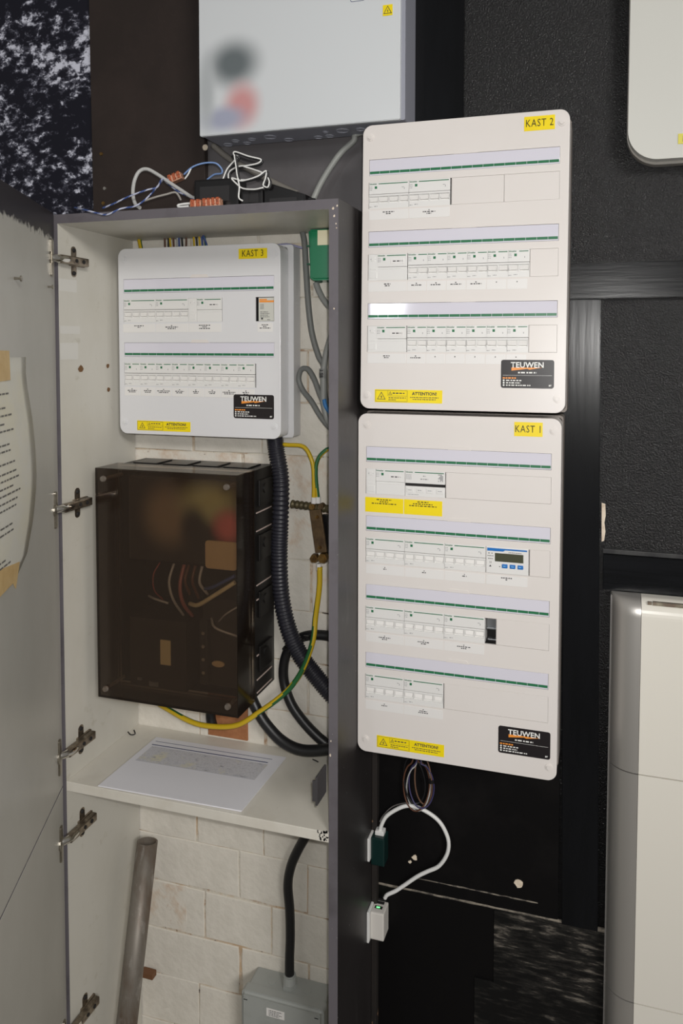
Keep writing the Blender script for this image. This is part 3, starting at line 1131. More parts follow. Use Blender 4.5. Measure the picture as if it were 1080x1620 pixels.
def distribution_board(label, caption, origin, tilt, left, right, top, bot, depth, rows, cap, warn, firm, body_mat, right_lip=.0, SC=1.0, back_mat=None):
    """builder frame: x from the left end of the upper label strip, z from its upper edge, y = 0 the lid's face"""
    base = Vector(((left + right) / 2, depth, bot))
    Rt = Matrix.Rotation(-tilt, 4, 'X')
    root = thing('distribution_board', label, 'distribution board', Vector(origin) + Rt @ base * SC, (-tilt, 0, 0))
    off = -base
    root.scale = (SC, SC, SC)
    holes = []
    for i, r in enumerate(rows):
        zr = -i * PIT
        holes.append((0, W, zr - SH, zr))
        for (a, b) in r['open']:
            holes.append((a, b, zr - DB, zr - DT_))
    me = plate_with_holes(left, right, bot, top, .0165, holes, .0035, body_mat)
    cover = obj('cover', me, None, root, off)
    # lid rim and back box
    bm = bmesh.new()
    o1, o2 = rr(left + .0004, right - .0004, bot + .0004, top - .0004, .0162, 7), rr(left + .003, right - .003, bot + .003, top - .003, .0140, 7)
    n = len(o1)
    for (ya, yb_) in ((.0018, depth * .52),):
        A = [[bm.verts.new((x, y, z)) for x, z in o] for o, y in ((o1, ya), (o1, yb_), (o2, yb_), (o2, ya))]
        for a in range(4):
            for i in range(n):
                bm.faces.new((A[a][i], A[a][(i + 1) % n], A[(a + 1) % 4][(i + 1) % n], A[(a + 1) % 4][i]))
    obj('cover_rim', bm, body_mat, cover)
    bm = bmesh.new()
    o1, o2 = rr(left - .001, right + right_lip, bot - .001, top + .001, .006, 4), rr(left + .002, right - .002, bot + .003, top - .003, .006, 4)
    n = len(o1)
    A = [[bm.verts.new((x, y, z)) for x, z in o] for o, y in ((o1, depth * .54), (o1, depth - .0005), (o2, depth - .004), (o2, depth * .54))]
    for a in (0, 1, 3):
        for i in range(n):
            bm.faces.new((A[a][i], A[a][(i + 1) % n], A[(a + 1) % 4][(i + 1) % n], A[(a + 1) % 4][i]))
    bm.faces.new(A[2])
    obj('back_box', bm, back_mat or side_plastic, root, off)
    for (x, z) in ((.0015, top - .021), (right - .0125, top - .021), (.0005, bot + .0235), (right - .0130, bot + .0235)):
        bm = bmesh.new()
        cyl(bm, (0, .001, 0), (0, -1, 0), .0070, .0022, 20, .0066, bev=.0006)
        cyl(bm, (0, .0, 0), (0, -1, 0), .0044, .0030, 16, .0040, bev=.0005)
        obj('cover_screw', bm, body_mat, root, off + Vector((x, 0, z)), smooth=False)
    seed = sum(ord(c_) for c_ in caption)
    for i, r in enumerate(rows):
        zr = -i * PIT
        strip(root, off, zr)
        for kind, nn, x in r['dev']:
            add_device(root, off, kind, nn, x, zr)
        for (a, b) in r.get('blank', []):
            bm = bmesh.new()
            box(bm, a + .0003, b - .0003, .0003, .003, zr - DB + .0003, zr - DT_ - .0003, bev=.0003)
            obj('blanking_plate', bm, body_mat, root, off)
        # added dark sheet: shade of the interior behind the gaps, put into its colour
        bm = bmesh.new()
        box(bm, .002, W - .002, .031, .033, zr - DB - .01, zr - DT_ + .01)
        obj('dark_backing', bm, dark_gap, root, off)
        for k, (x0, x1, lines) in enumerate(r.get('labels', [])):
            circuit_label(root, off, x0, x1, zr, lines, seed + i * 20 + k, *r.get('lab_args', ()))
    x0, x1, z0, z1 = cap
    bm = bmesh.new()
    box(bm, x0, x1, -.0005, .0003, z0, z1, bev=.0002)
    nl = obj('name_label', bm, yellow, root, off)
    obj('lettering', text_mesh(caption, .0172, M('label_ink_' + caption[-1], (58, 52, 10), .5), .76, .00005, 'CENTER', 1.12), None, nl, ((x0 + x1) / 2, -.0008, (z0 + z1) / 2))
    if firm:
        company_sticker(root, off, *firm)
    warning_sticker(root, off, *warn)
    return root, off


E4 = [('breaker', 4, 0.0), ('breaker', 4, .072)]
names8 = [.026, .022, .036, .024, .016, .020, .034, .018]
rows2 = [
    dict(open=[(-.0006, .1462), (.1466, .2345), (.2349, W)], dev=E4, blank=[(.1466, .2345), (.2349, W)],
         labels=[(0, .072, [.021, .009]), (.072, .144, [.002, .022, .009])]),
    dict(open=[(-.0006, .2785), (.2789, W)], dev=[('aux', 1, 0), ('lever', 3, .0165)] + [('breaker', 2, .0715 + .0342 * k) for k in range(6)], blank=[(.2789, W)],
         labels=[(0, .0705, [.012, .009])] + [(.0705 + .0342 * k, .1047 + .0342 * k, [.003, .019] if k < 4 else [.002]) for k in range(6)]),
    dict(open=[(-.0006, .2785), (.2789, W)], dev=[('aux', 1, 0), ('lever', 3, .0165)] + [('breaker', 2, .0715 + .0342 * k) for k in range(6)], blank=[(.2789, W)],
         labels=[(0, .0705, [.012, .009])] + [(.0705 + .0342 * k, .1047 + .0342 * k, [.003, .019] if k < 1 else [.002]) for k in range(6)]),
]
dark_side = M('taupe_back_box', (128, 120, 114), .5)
distribution_board('white distribution board with a yellow KAST 2 label, the upper one on the black wall', 'KAST 2', (.01204, -.03254, .03460), .02706,
                   -.0120, .3390, .0600, -.4346, .1040, rows2, (.266, .3155, .0285, .0520), (.0148, .1350, -.4230, -.4005), (.2340, .3205, -.3945, -.3475), white_plastic, .0, .97, dark_side)
Y4 = (yellow, -.0915, -.1180, M('olive_ink', (104, 90, 16), .6), .0020)
rows1 = [
    dict(open=[(-.0006, .1452), (.1456, W)], dev=[('aux', 1, 0), ('lever', 3, .018), ('surge', 4, .0722)], blank=[(.1456, W)],
         labels=[(-.002, .070, [.028, .016, .046]), (.070, .140, [.020, .036, .050])], lab_args=Y4),
    dict(open=[(-.0006, .2160), (.2163, .2900), (.2904, W)], dev=E4 + [('breaker', 4, .144)], blank=[(.2904, W)],
         labels=[(0, .072, [.002, .006]), (.072, .144, [.002, .008]), (.144, .2155, [.002, .008]), (.2165, .2880, [.019, .004])]),
    dict(open=[(-.0006, .2352), (.2356, W)], dev=E4 + [('breaker', 4, .144)], blank=[(.2356, W)],
         labels=[(0, .072, [.002, .022, .010]), (.072, .144, [.002, .022, .010]), (.144, .2155, [.002, .024, .010])]),
    dict(open=[(-.0006, .1450), (.1454, W)], dev=E4, blank=[(.1454, W)],
         labels=[(0, .072, [.002, .011]), (.072, .144, [.002, .014, .018])]),
]
k1, off1 = distribution_board('tall white distribution board with a yellow KAST 1 label and small blue display', 'KAST 1', (.00521, -.02423, -.45418), 0,
                              -.0150, .3400, .0590, -.5600, .1005, rows1, (.2620, .3090, .0275, .0515), (.0220, .1460, -.5480, -.5260), (.2410, .3290, -.5235, -.4760), white_plastic, .0, .97, dark_side)
# energy meter with display in the second row of KAST 1
zt = -PIT - DT_
bm = bmesh.new()
box(bm, .2168, .2888, -.0006, .03, zt - .0453, zt + .0002, bev=.0008)
em = obj('energy_meter', bm, device_white, k1, off1)
bm = bmesh.new()
prism(bm, [(.2184, zt - .0018), (.2184, zt - .0068), (.2460, zt - .0068), (.2490, zt - .0044), (.2862, zt - .0044), (.2862, zt - .0018)], -.0009, -.0003)
obj('blue_band', bm, blue, em)
obj('display', bxm(.2318, .2800, -.0010, 0, zt - .0245, zt - .0100, bev=.0004), lcd, em)
for k in range(3):
    x = .2440 + k * .0132
    b_ = obj('button', bxm(x, x + .0096, -.0018, 0, zt - .0352, zt - .0282, bev=.0012), blue, em)
    bm = bmesh.new()
    bars(bm, x + .0048, zt - .0316, .005, .0012, -.0021, random.Random(k))
    obj('button_print', bm, M('button_print', (150, 200, 235), .5) if k == 0 else bpy.data.materials['button_print'], b_)
bm = bmesh.new()
rnd = random.Random(21)
bars(bm, .266, zt - .0078, .022, .0010, -.0010, rnd)
for k, (x, wd) in enumerate(((.222, .003), (.2275, .003))):
    bars(bm, x, zt - .0108, wd, .0014, -.0010, rnd)
bars(bm, .2245, zt - .0152, .0105, .0012, -.0010, rnd)
bars(bm, .2245, zt - .0202, .0085, .0012, -.0010, rnd)
quad(bm, .2232, .2238, zt - .0280, zt - .0248, -.0010)
quad(bm, .2252, .2258, zt - .0280, zt - .0248, -.0010)
for a, b in ((0, .0012), (.0022, .0034)):
    pass
bm.faces.new([bm.verts.new((x, -.0010, zz)) for x, zz in ((.2222, zt - .0342), (.2262, zt - .0342), (.2242, zt - .0308))])
quad(bm, .2394, .2410, zt - .0338, zt - .0322, -.0010)
obj('fine_print', bm, ink, em)
# open module slot beside the third row: metal clip on the rail
zt = -2 * PIT - DT_
bm = bmesh.new()
box(bm, .2175, .2345, .012, .028, zt - .020, zt + .002, bev=.0015)
box(bm, .2175, .2345, .008, .014, zt - .0225, zt - .019, bev=.001)
box(bm, .2190, .2345, .010, .020, zt - .0425, zt - .0395, bev=.001)
obj('rail_clip', bm, rail_metal, k1, off1)

r3 = rows2[1]
rows3 = [
    dict(open=[(-.0006, .2172), (.2860, W)], dev=[('breaker', 4, 0), ('breaker', 4, .072), ('aux', 1, .144), ('lever', 3, .162)],
         labels=[(-.002, .072, [.022, .007]), (.072, .144, [.003, .028, .018]), (.144, .2155, [.025, .010, .024]), (.2900, .3220, [.014, .008, .022])]),
    dict(open=[(-.0006, .2872)], dev=[('breaker', 2, .0355 * k) for k in range(8)],
         labels=[(.0355 * k, .0355 * (k + 1), [.003, names8[k] * .8, names8[k] * .6]) for k in range(8)]),
]
k3, off3 = distribution_board('white distribution board with a yellow KAST 3 label inside the open cupboard', 'KAST 3', (-.51623, .03039, -.1485), 0,
                              -.0120, .3370, .0600, -.3065, .0735, rows3, (.2520, .3105, .0320, .0510), (.0280, .1470, -.2990, -.2795), (.2400, .3235, -.2690, -.2235), white_plastic3, .010)
zt = -DT_
bm = bmesh.new()
box(bm, .2905, .3235, .004, .03, zt - .0450, zt - .0005, bev=.0008)
rl = obj('control_module', bm, M('module_grey', (204, 204, 196), .45), k3, off3, )
rl['label'] = 'grey module with an orange band'
bm = bmesh.new()
quad(bm, .2925, .3225, zt - .0100, zt - .0065, .0036)
quad(bm, .2925, .3080, zt - .0060, zt - .0035, .0036)
obj('orange_band', bm, orange, rl)
bm = bmesh.new()
rnd = random.Random(31)
for k in range(4):
    bars(bm, .2940, zt - .014 - k * .0026, .008, .0010, .0036, rnd, False)
for k in range(4):
    bars(bm, .2945, zt - .028 - k * .0030, .016 + .003 * (k % 2), .0011, .0036, rnd, False)
quad(bm, .2960, .3000, zt - .0420, zt - .0385, .0036)
bars(bm, .312, zt - .0425, .006, .0012, .0036, rnd)
obj('fine_print', bm, ink, rl)

# ================================================================== meter cabinet with smoked cover
MX0, MX1, MZ0, MZ1 = -.517, -.2265, -.950, -.514
mt = thing('meter_box', 'electricity meter box with smoked transparent cover hanging below KAST 3', 'meter box', ((MX0 + MX1) / 2, YB - .001, MZ0))
mp_ = part_of(mt)
# black back tray, open to the front
bm = bmesh.new()
box(bm, MX0, MX1, .092, YB - .0015, MZ0, MZ1)
for (a, b, c_, d_) in ((MX0, MX0 + .004, MZ0, MZ1), (MX1 - .004, MX1, MZ0, MZ1), (MX0 + .004, MX1 - .004, MZ0, MZ0 + .004), (MX0 + .004, MX1 - .004, MZ1 - .004, MZ1)):
    box(bm, a, b, .010, .092, c_, d_)
tray = mp_('tray', bm, meter_base_m)
# cable entry plates and pale seams on the side and top of the tray
bm = bmesh.new()
for z in (MZ1 - .083, MZ1 - .118, MZ1 - .222, MZ1 - .250, MZ1 - .358, MZ1 - .405, MZ0 + .006):
    box(bm, MX1, MX1 + .0012, .022 + .02 * ((z * 1000) % 2 > 1), .09, z, z + .0022)
mp_('side_seam', bm, M('pale_seam', (190, 172, 164), .6), tray)
for z0 in (-.585, -.690, -.800, -.905):
    bm = bmesh.new()
    box(bm, MX1, MX1 + .004, .03, .088, z0, z0 + .05, bev=.0015)
    cyl(bm, (MX1 + .003, .055, z0 + .032), (1, 0, 0), .010, .003, 16, bev=.0008)
    mp_('entry_plate', bm, meter_base_m, tray)
for k in range(4):
    x = MX0 + .022 + k * .066
    bm = bmesh.new()
    box(bm, x, x + .052, .025, .085, MZ1, MZ1 + .003, bev=.001)
    mp_('entry_plate', bm, black_plastic, tray)
# smoked cover: thin shell open to the back
bm = bmesh.new()
CX0, CX1, CZ0, CZ1, CY0, CY1 = MX0 - .0025, MX1 + .0025, MZ0 - .003, MZ1 + .003, -.062, .0095
t_ = .003


def ring(y, d):
    return [bm.verts.new(p) for p in ((CX0 + d, y, CZ0 + d), (CX1 - d, y, CZ0 + d), (CX1 - d, y, CZ1 - d), (CX0 + d, y, CZ1 - d))]


a, b, c_, d_ = ring(CY1, 0), ring(CY0, 0), ring(CY0 + t_, t_), ring(CY1, t_)
bm.faces.new(b)
bm.faces.new(c_[::-1])
for q, s in ((a, b), (c_, d_), (d_, a)):
    for i in range(4):
        bm.faces.new((q[i], q[(i + 1) % 4], s[(i + 1) % 4], s[i]))
cov = mp_('cover', bm, smoked, label='smoked transparent cover')
for (x, z) in ((CX0 + .018, CZ1 - .020), (CX1 - .020, CZ1 - .022), (CX0 + .017, CZ0 + .018), (CX1 - .020, CZ0 + .019)):
    bm = bmesh.new()
    cyl(bm, (x, CY0 + .001, z), (0, -1, 0), .0060, .006, 14, .0050, bev=.001)
    cyl(bm, (x, CY0 + .003, z), (0, 1, 0), .0035, .055, 10)
    mp_('cover_screw', bm, galv, smooth=False)
# meter itself
mprint = soft_print('meter_front', (40, 35, 31), [
    (-.385, -.600, .075, .085, (140, 122, 96)),
    (-.300, -.572, .085, .055, (176, 176, 128)),
    (-.258, -.613, .046, .046, (206, 112, 110)),
    (-.330, -.620, .04, .06, (34, 30, 28))])
bm = bmesh.new()
box(bm, -.470, -.2400, -.030, .088, -.690, -.528, bev=.004)
mp_('meter', bm, mprint)
bm = bmesh.new()
prism(bm, rr(-.303, -.2390, -.692, -.640, .006, 4), -.036, -.0298, bev=.001)
mp_('name_plate', bm, beige, label='beige plate under the red print')
# main fuse block
bm = bmesh.new()
box(bm, -.468, -.345, -.034, .088, -.934, -.800, bev=.003)
box(bm, -.330, -.2500, .0, .088, -.930, -.760, bev=.003)
box(bm, -.330, -.312, -.012, .001, -.925, -.800, bev=.002)
blk = mp_('fuse_block', bm, meter_grey)
bm = bmesh.new()
for k in range(4):
    cyl(bm, (-.321, -.0115, -.825 - k * .0255), (0, -1, 0), .0035, .002, 12)
mp_('terminal_screw', bm, chrome, blk)
bm = bmesh.new()
prism(bm, rr(-.4000, -.3780, -.886, -.838, .001, 2), -.0352, -.0338)
mp_('rating_plate', bm, M('rating_plate', (206, 190, 146), .5), blk)
bm = bmesh.new()
cyl(bm, (-.295, -.001, -.885), (0, -1, 0), .013, .003, 18)
for v in bm.verts:
    v.co.z = -.885 + (v.co.z + .885) * .45
mp_('oval_seal', bm, beige, blk)
bm = bmesh.new()
box(bm, -.424, -.404, -.0375, -.033, -.930, -.921, bev=.001)
box(bm, -.450, -.440, -.0375, -.033, -.922, -.917, bev=.001)
mp_('latch', bm, rail_metal, blk)
for pts, r, m_ in (([(-.408, -.02, -.694), (-.416, -.03, -.715), (-.415, -.03, -.745), (-.408, -.01, -.770)], .0014, M('dull_red_wire', (140, 62, 58), .45)),
                   ([(-.378, -.02, -.694), (-.380, -.034, -.725), (-.374, -.03, -.760), (-.37, .0, -.80)], .0026, cable_grey),
                   ([(-.356, -.02, -.694), (-.357, -.034, -.730), (-.353, -.03, -.765), (-.35, .0, -.80)], .0036, M('pink_wire', (150, 94, 88), .45)),
                   ([(-.346, -.02, -.694), (-.346, -.034, -.72), (-.344, -.02, -.75)], .0030, cable_brown),
                   ([(-.332, -.02, -.694), (-.333, -.03, -.72), (-.331, -.01, -.76)], .0030, cable_brown),
                   ([(-.318, -.02, -.694), (-.318, -.03, -.722), (-.312, -.01, -.75)], .0028, cable_grey),
                   ([(-.345, -.02, -.768), (-.320, -.032, -.764), (-.285, -.034, -.742), (-.245, -.03, -.715)], .0042, M('cream_wire', (206, 196, 160), .4)),
                   ([(-.312, -.02, -.736), (-.29, -.03, -.728), (-.245, -.03, -.703)], .0034, cable_blue),
                   ([(-.305, -.01, -.795), (-.285, -.03, -.805), (-.245, -.02, -.82)], .0022, cable_grey),
                   ([(-.290, -.01, -.800), (-.262, -.03, -.775), (-.238, -.02, -.76)], .0016, cable_grey),
                   ([(-.44, -.01, -.765), (-.415, -.03, -.762), (-.385, -.03, -.768)], .0022, cable_grey)):
    bm = bmesh.new()
    sweep(bm, smooth_path(pts, 6), r, 8)
    mp_('meter_wire', bm, m_)

# ================================================================== cables in the cupboard
def cable(name, label, cat, pts, r, m_, group=None, per=8, n=10, **kw):
    bm = bmesh.new()
    sweep(bm, smooth_path(pts, per), r, n, **kw)
    return tag(obj(name, bm, m_), label, cat, group)


path = smooth_path([(-0.208, 0.068, -0.452), (-0.204, 0.066, -0.481), (-0.192, 0.060, -0.538), (-0.193, 0.058, -0.623), (-0.195, 0.058, -0.685), (-0.192, 0.060, -0.760), (-0.176, 0.058, -0.825), (-0.153, 0.060, -0.873), (-0.125, 0.064, -0.910), (-0.091, 0.066, -0.946), (-0.046, 0.066, -0.981)], 40)
bm = bmesh.new()
sweep(bm, path, .0150, 16, rf=lambda i: 1.0 + (.10 if (i // 2) % 2 == 0 else -.05))
tag(obj('corrugated_conduit', bm, conduit_black), 'thick black corrugated conduit running down from the bottom of KAST 3', 'conduit')
cable('power_cable', 'thick black cable leaving the meter box and curving right along the shelf', 'cable',
      [(-0.268, 0.070, -0.961), (-0.250, 0.066, -0.993), (-0.225, 0.062, -1.023), (-0.188, 0.058, -1.050), (-0.144, 0.055, -1.059), (-0.089, 0.055, -1.047), (-0.037, 0.055, -1.024)], .0108, black_rubber)
cable('power_cable', 'thick black cable looped behind the conduit on the white bricks', 'cable',
      [(-0.050, 0.093, -0.880), (-0.093, 0.093, -0.849), (-0.126, 0.093, -0.844), (-0.162, 0.094, -0.853), (-0.189, 0.095, -0.877), (-0.201, 0.095, -0.909), (-0.201, 0.094, -0.947), (-0.183, 0.086, -0.985), (-0.155, 0.083, -1.017), (-0.122, 0.083, -1.045), (-0.089, 0.083, -1.063), (-0.051, 0.083, -1.072)], .0098, black_rubber, n=12)
cable('cable_stub', 'short black cable end pointing down below the meter box', 'cable',
      [(-0.359, 0.085, -1.008), (-0.359, 0.084, -1.038), (-0.355, 0.085, -1.057)], .0100, black_rubber)
# cable tie where conduit and loop cross
c = Vector((-0.174, 0.070, -0.858))
bm = bmesh.new()
pts = [c + Vector((.026 * math.cos(a) * .9 + .004, .024 * math.sin(a) + .006, .012 * math.cos(a))) for a in [2 * math.pi * k / 20 for k in range(21)]]
sweep(bm, pts, .0017, 6)
box(bm, c.x + .024, c.x + .034, c.y, c.y + .004, c.z + .010, c.z + .018)
tag(obj('cable_tie', bm, black_plastic), 'black cable tie binding the looped cable to the conduit', 'cable tie')


def earth(label, pts, r=.0040, tw=.0, ph=0):
    bm = bmesh.new()
    sweep(bm, smooth_path(pts, 8), r, 12, mf=lambda i, j: 1 if ((j + ph + int(tw * i)) % 12) in (0, 1, 2, 3) else 0)
    return tag(obj('earth_wire', bm, [cable_yellow, cable_green]), label, 'wire', 'yellow and green earth wires')


earth('yellow and green earth wire bending from KAST 3 down to the brass clamp', [(-0.223, 0.075, -0.470), (-0.181, 0.070, -0.470), (-0.147, 0.066, -0.472), (-0.130, 0.064, -0.497), (-0.126, 0.064, -0.525), (-0.126, 0.064, -0.575)], .0040, .10, 4)
earth('yellow and green earth wire coming from the right frame to the brass clamp', [(-0.045, 0.075, -0.466), (-0.087, 0.075, -0.472), (-0.105, 0.070, -0.478), (-0.119, 0.066, -0.496), (-0.122, 0.064, -0.525), (-0.117, 0.064, -0.575)], .0040, .14, 2)
earth('long yellow and green earth wire hanging from the clamp to under the meter box', [(-0.111, 0.056, -0.698), (-0.111, 0.054, -0.738), (-0.117, 0.050, -0.792), (-0.119, 0.040, -0.837), (-0.136, 0.034, -0.888), (-0.160, 0.032, -0.926), (-0.190, 0.034, -0.956), (-0.230, 0.042, -0.989), (-0.280, 0.047, -1.025), (-0.341, 0.056, -1.041), (-0.397, 0.066, -1.043), (-0.476, 0.080, -1.025)], .0052, .16, 6)
earth('yellow and green earth wire in the left corner between KAST 3 and meter box', [(-0.558, 0.094, -0.445), (-0.558, 0.094, -0.482), (-0.559, 0.094, -0.520), (-0.558, 0.094, -0.562)], .0028, 0, 5)
earth('yellow and green earth wire rising behind the left end of KAST 3', [(-0.516, 0.090, -0.043), (-0.517, 0.088, -0.061), (-0.509, 0.085, -0.090)], .0042, 0, 3)
# wire bundle above KAST 3
cols = [cable_brown, cable_black, cable_yellow, cable_brown, cable_grey, cable_blue, cable_black, cable_brown]
cn = ['brown', 'black', 'yellow', 'brown', 'grey', 'blue', 'black', 'brown']
for k in range(8):
    u = 259 + k * 4.2
    a_, b_, c2 = Vector((-0.457, 0.085, -0.049)), Vector((-0.410, 0.085, -0.051)), Vector((-0.458, 0.085, -0.092))
    p0 = a_.lerp(b_, k / 7)
    p1 = p0 + Vector((.002 * math.sin(k * 2), .002, -.014))
    p2 = Vector((p0.x + .002, p0.y, c2.z))
    tag(cable('wire', 'x', 'wire', [p0, p1, p2], .0020, cols[k]), 'thin %s wire, %s in the left bundle above KAST 3' % (cn[k], ('leftmost', 'second', 'third', 'fourth', 'fifth', 'sixth', 'seventh', 'rightmost')[k]), 'wire', 'left wire bundle above KAST 3')
cols = [cable_yellow, cable_black, cable_yellow, cable_blue, cable_green]
cn = ['yellow', 'black', 'yellow', 'blue', 'green']
for k in range(5):
    a_, b_, c2 = Vector((-0.394, 0.085, -0.051)), Vector((-0.369, 0.085, -0.052)), Vector((-0.388, 0.085, -0.094))
    p0 = a_.lerp(b_, k / 4)
    p2 = Vector((p0.x + .006, p0.y, c2.z))
    tag(cable('wire', 'x', 'wire', [p0, p0 + Vector((.003, .001, -.012)), p2], .0019, cols[k]), 'thin %s wire, %s in the right bundle above KAST 3' % (cn[k], ('leftmost', 'second', 'middle', 'fourth', 'rightmost')[k]), 'wire', 'right wire bundle above KAST 3')
tag(cable('wire', 'x', 'wire', [(-0.370, 0.080, -0.053), (-0.359, 0.070, -0.067), (-0.357, 0.078, -0.081), (-0.355, 0.082, -0.096)], .0020, cable_blue), 'single blue wire curving away right of the bundles above KAST 3', 'wire')

# green box in the upper right corner
gx0, gx1, gz0, gz1 = -.138, -.052, -.158, -.0640
gb = thing('green_enclosure', 'green plastic box tucked in the upper right corner of the cupboard', 'junction box', ((gx0 + gx1) / 2, YB - .002, gz0))
gp = part_of(gb)
bm = bmesh.new()
prism(bm, [(gx0 + .010, gz1), (gx1, gz1), (gx1, gz0 + .004), (gx1 - .006, gz0), (gx0 + .016, gz0), (gx0 + .010, gz0 + .005)], .048, .0995, bev=.004)
gp('lid', bm, green_box)
bm = bmesh.new()
prism(bm, [(gx0, gz1), (gx1, gz1), (gx1, gz0 + .006), (gx0 + .004, gz0 + .006)], .066, YB - .0025, bev=.003)
gp('body', bm, green_box)
bm = bmesh.new()
for z in (-.092, -.126):
    box(bm, gx0 - .0012, gx0 + .012, .062, .100, z - .0012, z + .0012)
gp('rib', bm, M('deep_green', (12, 92, 62), .3))
bm = bmesh.new()
box(bm, -.112, -.062, .0466, .0482, -.094, -.0665, bev=.0004)
gp('sticker', bm, M('cream_sticker', (246, 238, 206), .3))
for u in (-.120, -.096):
    bm = bmesh.new()
    cyl(bm, (u, .075, gz0 + .008), (0, 0, -1), .0095, .010, 14, .0075, bev=.001)
    gp('cable_gland', bm, M('dark_gland', (46, 74, 62), .5))
# grey cables beside KAST 3
cable('grey_cable', 'grey cable dropping from the green box behind the frame', 'cable', [(-0.158, 0.088, -0.061), (-0.153, 0.086, -0.084), (-0.148, 0.082, -0.139), (-0.143, 0.080, -0.199), (-0.136, 0.080, -0.253), (-0.123, 0.080, -0.297), (-0.111, 0.080, -0.321), (-0.109, 0.080, -0.373), (-0.091, 0.080, -0.425), (-0.057, 0.080, -0.462)], .0058, dark_grey_cable)
cable('grey_cable', 'short grey cable slanting from under the green box to the frame', 'cable', [(-0.126, 0.075, -0.160), (-0.118, 0.074, -0.178), (-0.107, 0.072, -0.195), (-0.085, 0.070, -0.219), (-0.047, 0.066, -0.260)], .0058, grey_cable)
cable('grey_cable', 'grey cable looping out to the left beside KAST 3', 'cable', [(-0.052, 0.066, -0.479), (-0.087, 0.068, -0.443), (-0.113, 0.070, -0.415), (-0.135, 0.074, -0.384), (-0.153, 0.078, -0.365), (-0.162, 0.078, -0.344), (-0.156, 0.076, -0.325), (-0.141, 0.073, -0.324), (-0.127, 0.070, -0.343), (-0.115, 0.066, -0.369), (-0.102, 0.062, -0.392), (-0.081, 0.060, -0.423), (-0.045, 0.060, -0.465)], .0052, dark_grey_cable)
cable('grey_cable', 'pale grey cable rising along the frame with a black numeral band', 'cable', [(-0.043, 0.060, -0.190), (-0.079, 0.060, -0.241), (-0.095, 0.060, -0.277), (-0.104, 0.060, -0.319), (-0.105, 0.060, -0.360), (-0.104, 0.060, -0.390), (-0.091, 0.060, -0.428), (-0.051, 0.064, -0.469)], .0060, grey_cable)
cc = Vector((-0.106, 0.060, -0.330))
bm = bmesh.new()
cyl(bm, (cc.x, cc.y, cc.z - .010), (0, 0, 1), .0068, .018, 14)
tag(obj('marker_sleeve', bm, [M('marker_grey', (120, 122, 120), .5)]), 'cable marker sleeve with black characters on the pale grey cable', 'cable marker')
bpy.data.objects['marker_sleeve']['label'] = 'grey marker sleeve with black figures on the pale grey cable'
o_ = obj('lettering', text_mesh('1 58', .0085, cable_black, 1.0, .0004, 'CENTER'), None, bpy.data.objects['marker_sleeve'], (cc.x - .0008, cc.y - .0070, cc.z - .001), (0, math.radians(90), 0))
cable('blue_wire', 'thick blue wire end beside the grey cables at the frame', 'wire', [(-0.102, 0.056, -0.380), (-0.097, 0.054, -0.394), (-0.079, 0.054, -0.415), (-0.043, 0.054, -0.447)], .0042, M('bright_blue_wire', (46, 110, 170), .4))
cable('grey_wire', 'thin lilac wire from the upper corner of KAST 3 to the green box', 'wire', [(-0.210, 0.080, -0.086), (-0.185, 0.080, -0.085), (-0.156, 0.082, -0.093)], .0020, M('lilac_wire', (150, 150, 180), .4))

# earthing clamp
ec = thing('earth_clamp', 'old brass earthing clamp with a dark bar on the white bricks', 'earth clamp', (-0.127, 0.100, -0.695))
ep = part_of(ec)
bm = bmesh.new()
p0, p1 = Vector((-0.174, 0.070, -0.584)), Vector((-0.078, 0.070, -0.590))
sweep(bm, [p0.lerp(p1, k / 60) for k in range(61)], .0075, 12, rf=lambda i: 1.0 + .12 * math.sin(i * 1.1))
ep('ribbed_rod', bm, M('dull_bronze', (106, 96, 70), .5, metal=.5, stains=[(60, .4, .7, (66, 60, 44))]))
p0, p1 = Vector((-0.121, 0.060, -0.590)), Vector((-0.109, 0.060, -0.671))
d = (p1 - p0)
bm = bmesh.new()
box(bm, -.0115, .0115, -.003, .003, -d.length, 0, bev=.001)
an = math.atan2(-d.x, -d.z)
for v in bm.verts:
    v.co = p0 + Matrix.Rotation(an + math.pi if False else -math.atan2(d.x, -d.z), 3, 'Y') @ v.co
ep('bar', bm, bronze)
bm = bmesh.new()
q = Vector((-0.106, 0.075, -0.639))
box(bm, q.x - .006, q.x + .006, q.y - .004, q.y + .004, q.z - .040, q.z + .038, bev=.001)
ep('backing_strip', bm, black_plastic)
for (u_, r_, m_, nm) in (((-0.128, 0.062, -0.585), .0062, brass, 'clamp_bolt'), ((-0.110, 0.062, -0.583), .0058, bronze, 'clamp_bolt'), ((-0.116, 0.056, -0.603), .0036, brass, 'bar_screw'), ((-0.111, 0.056, -0.661), .0036, brass, 'bar_screw'), ((-0.125, 0.064, -0.685), .0090, brass, 'clamp_bolt'), ((-0.106, 0.060, -0.682), .0105, brass, 'clamp_bolt')):
    bm = bmesh.new()
    cyl(bm, (u_[0], u_[1] + .008, u_[2]), (0, -1, 0), r_, .013, 6 if r_ > .007 else 12, r_ * .92, bev=.0012)
    cyl(bm, (u_[0], u_[1] - .004, u_[2]), (0, -1, 0), r_ * .55, .003, 12)
    ep(nm, bm, m_)
for u_ in ((-0.126, 0.064, -0.573), (-0.117, 0.064, -0.572), (-0.113, 0.057, -0.698)):
    bm = bmesh.new()
    cyl(bm, (u_[0], u_[1], u_[2] - .006), (0, 0, 1), .0050, .012, 12)
    ep('crimp_sleeve', bm, label_white)

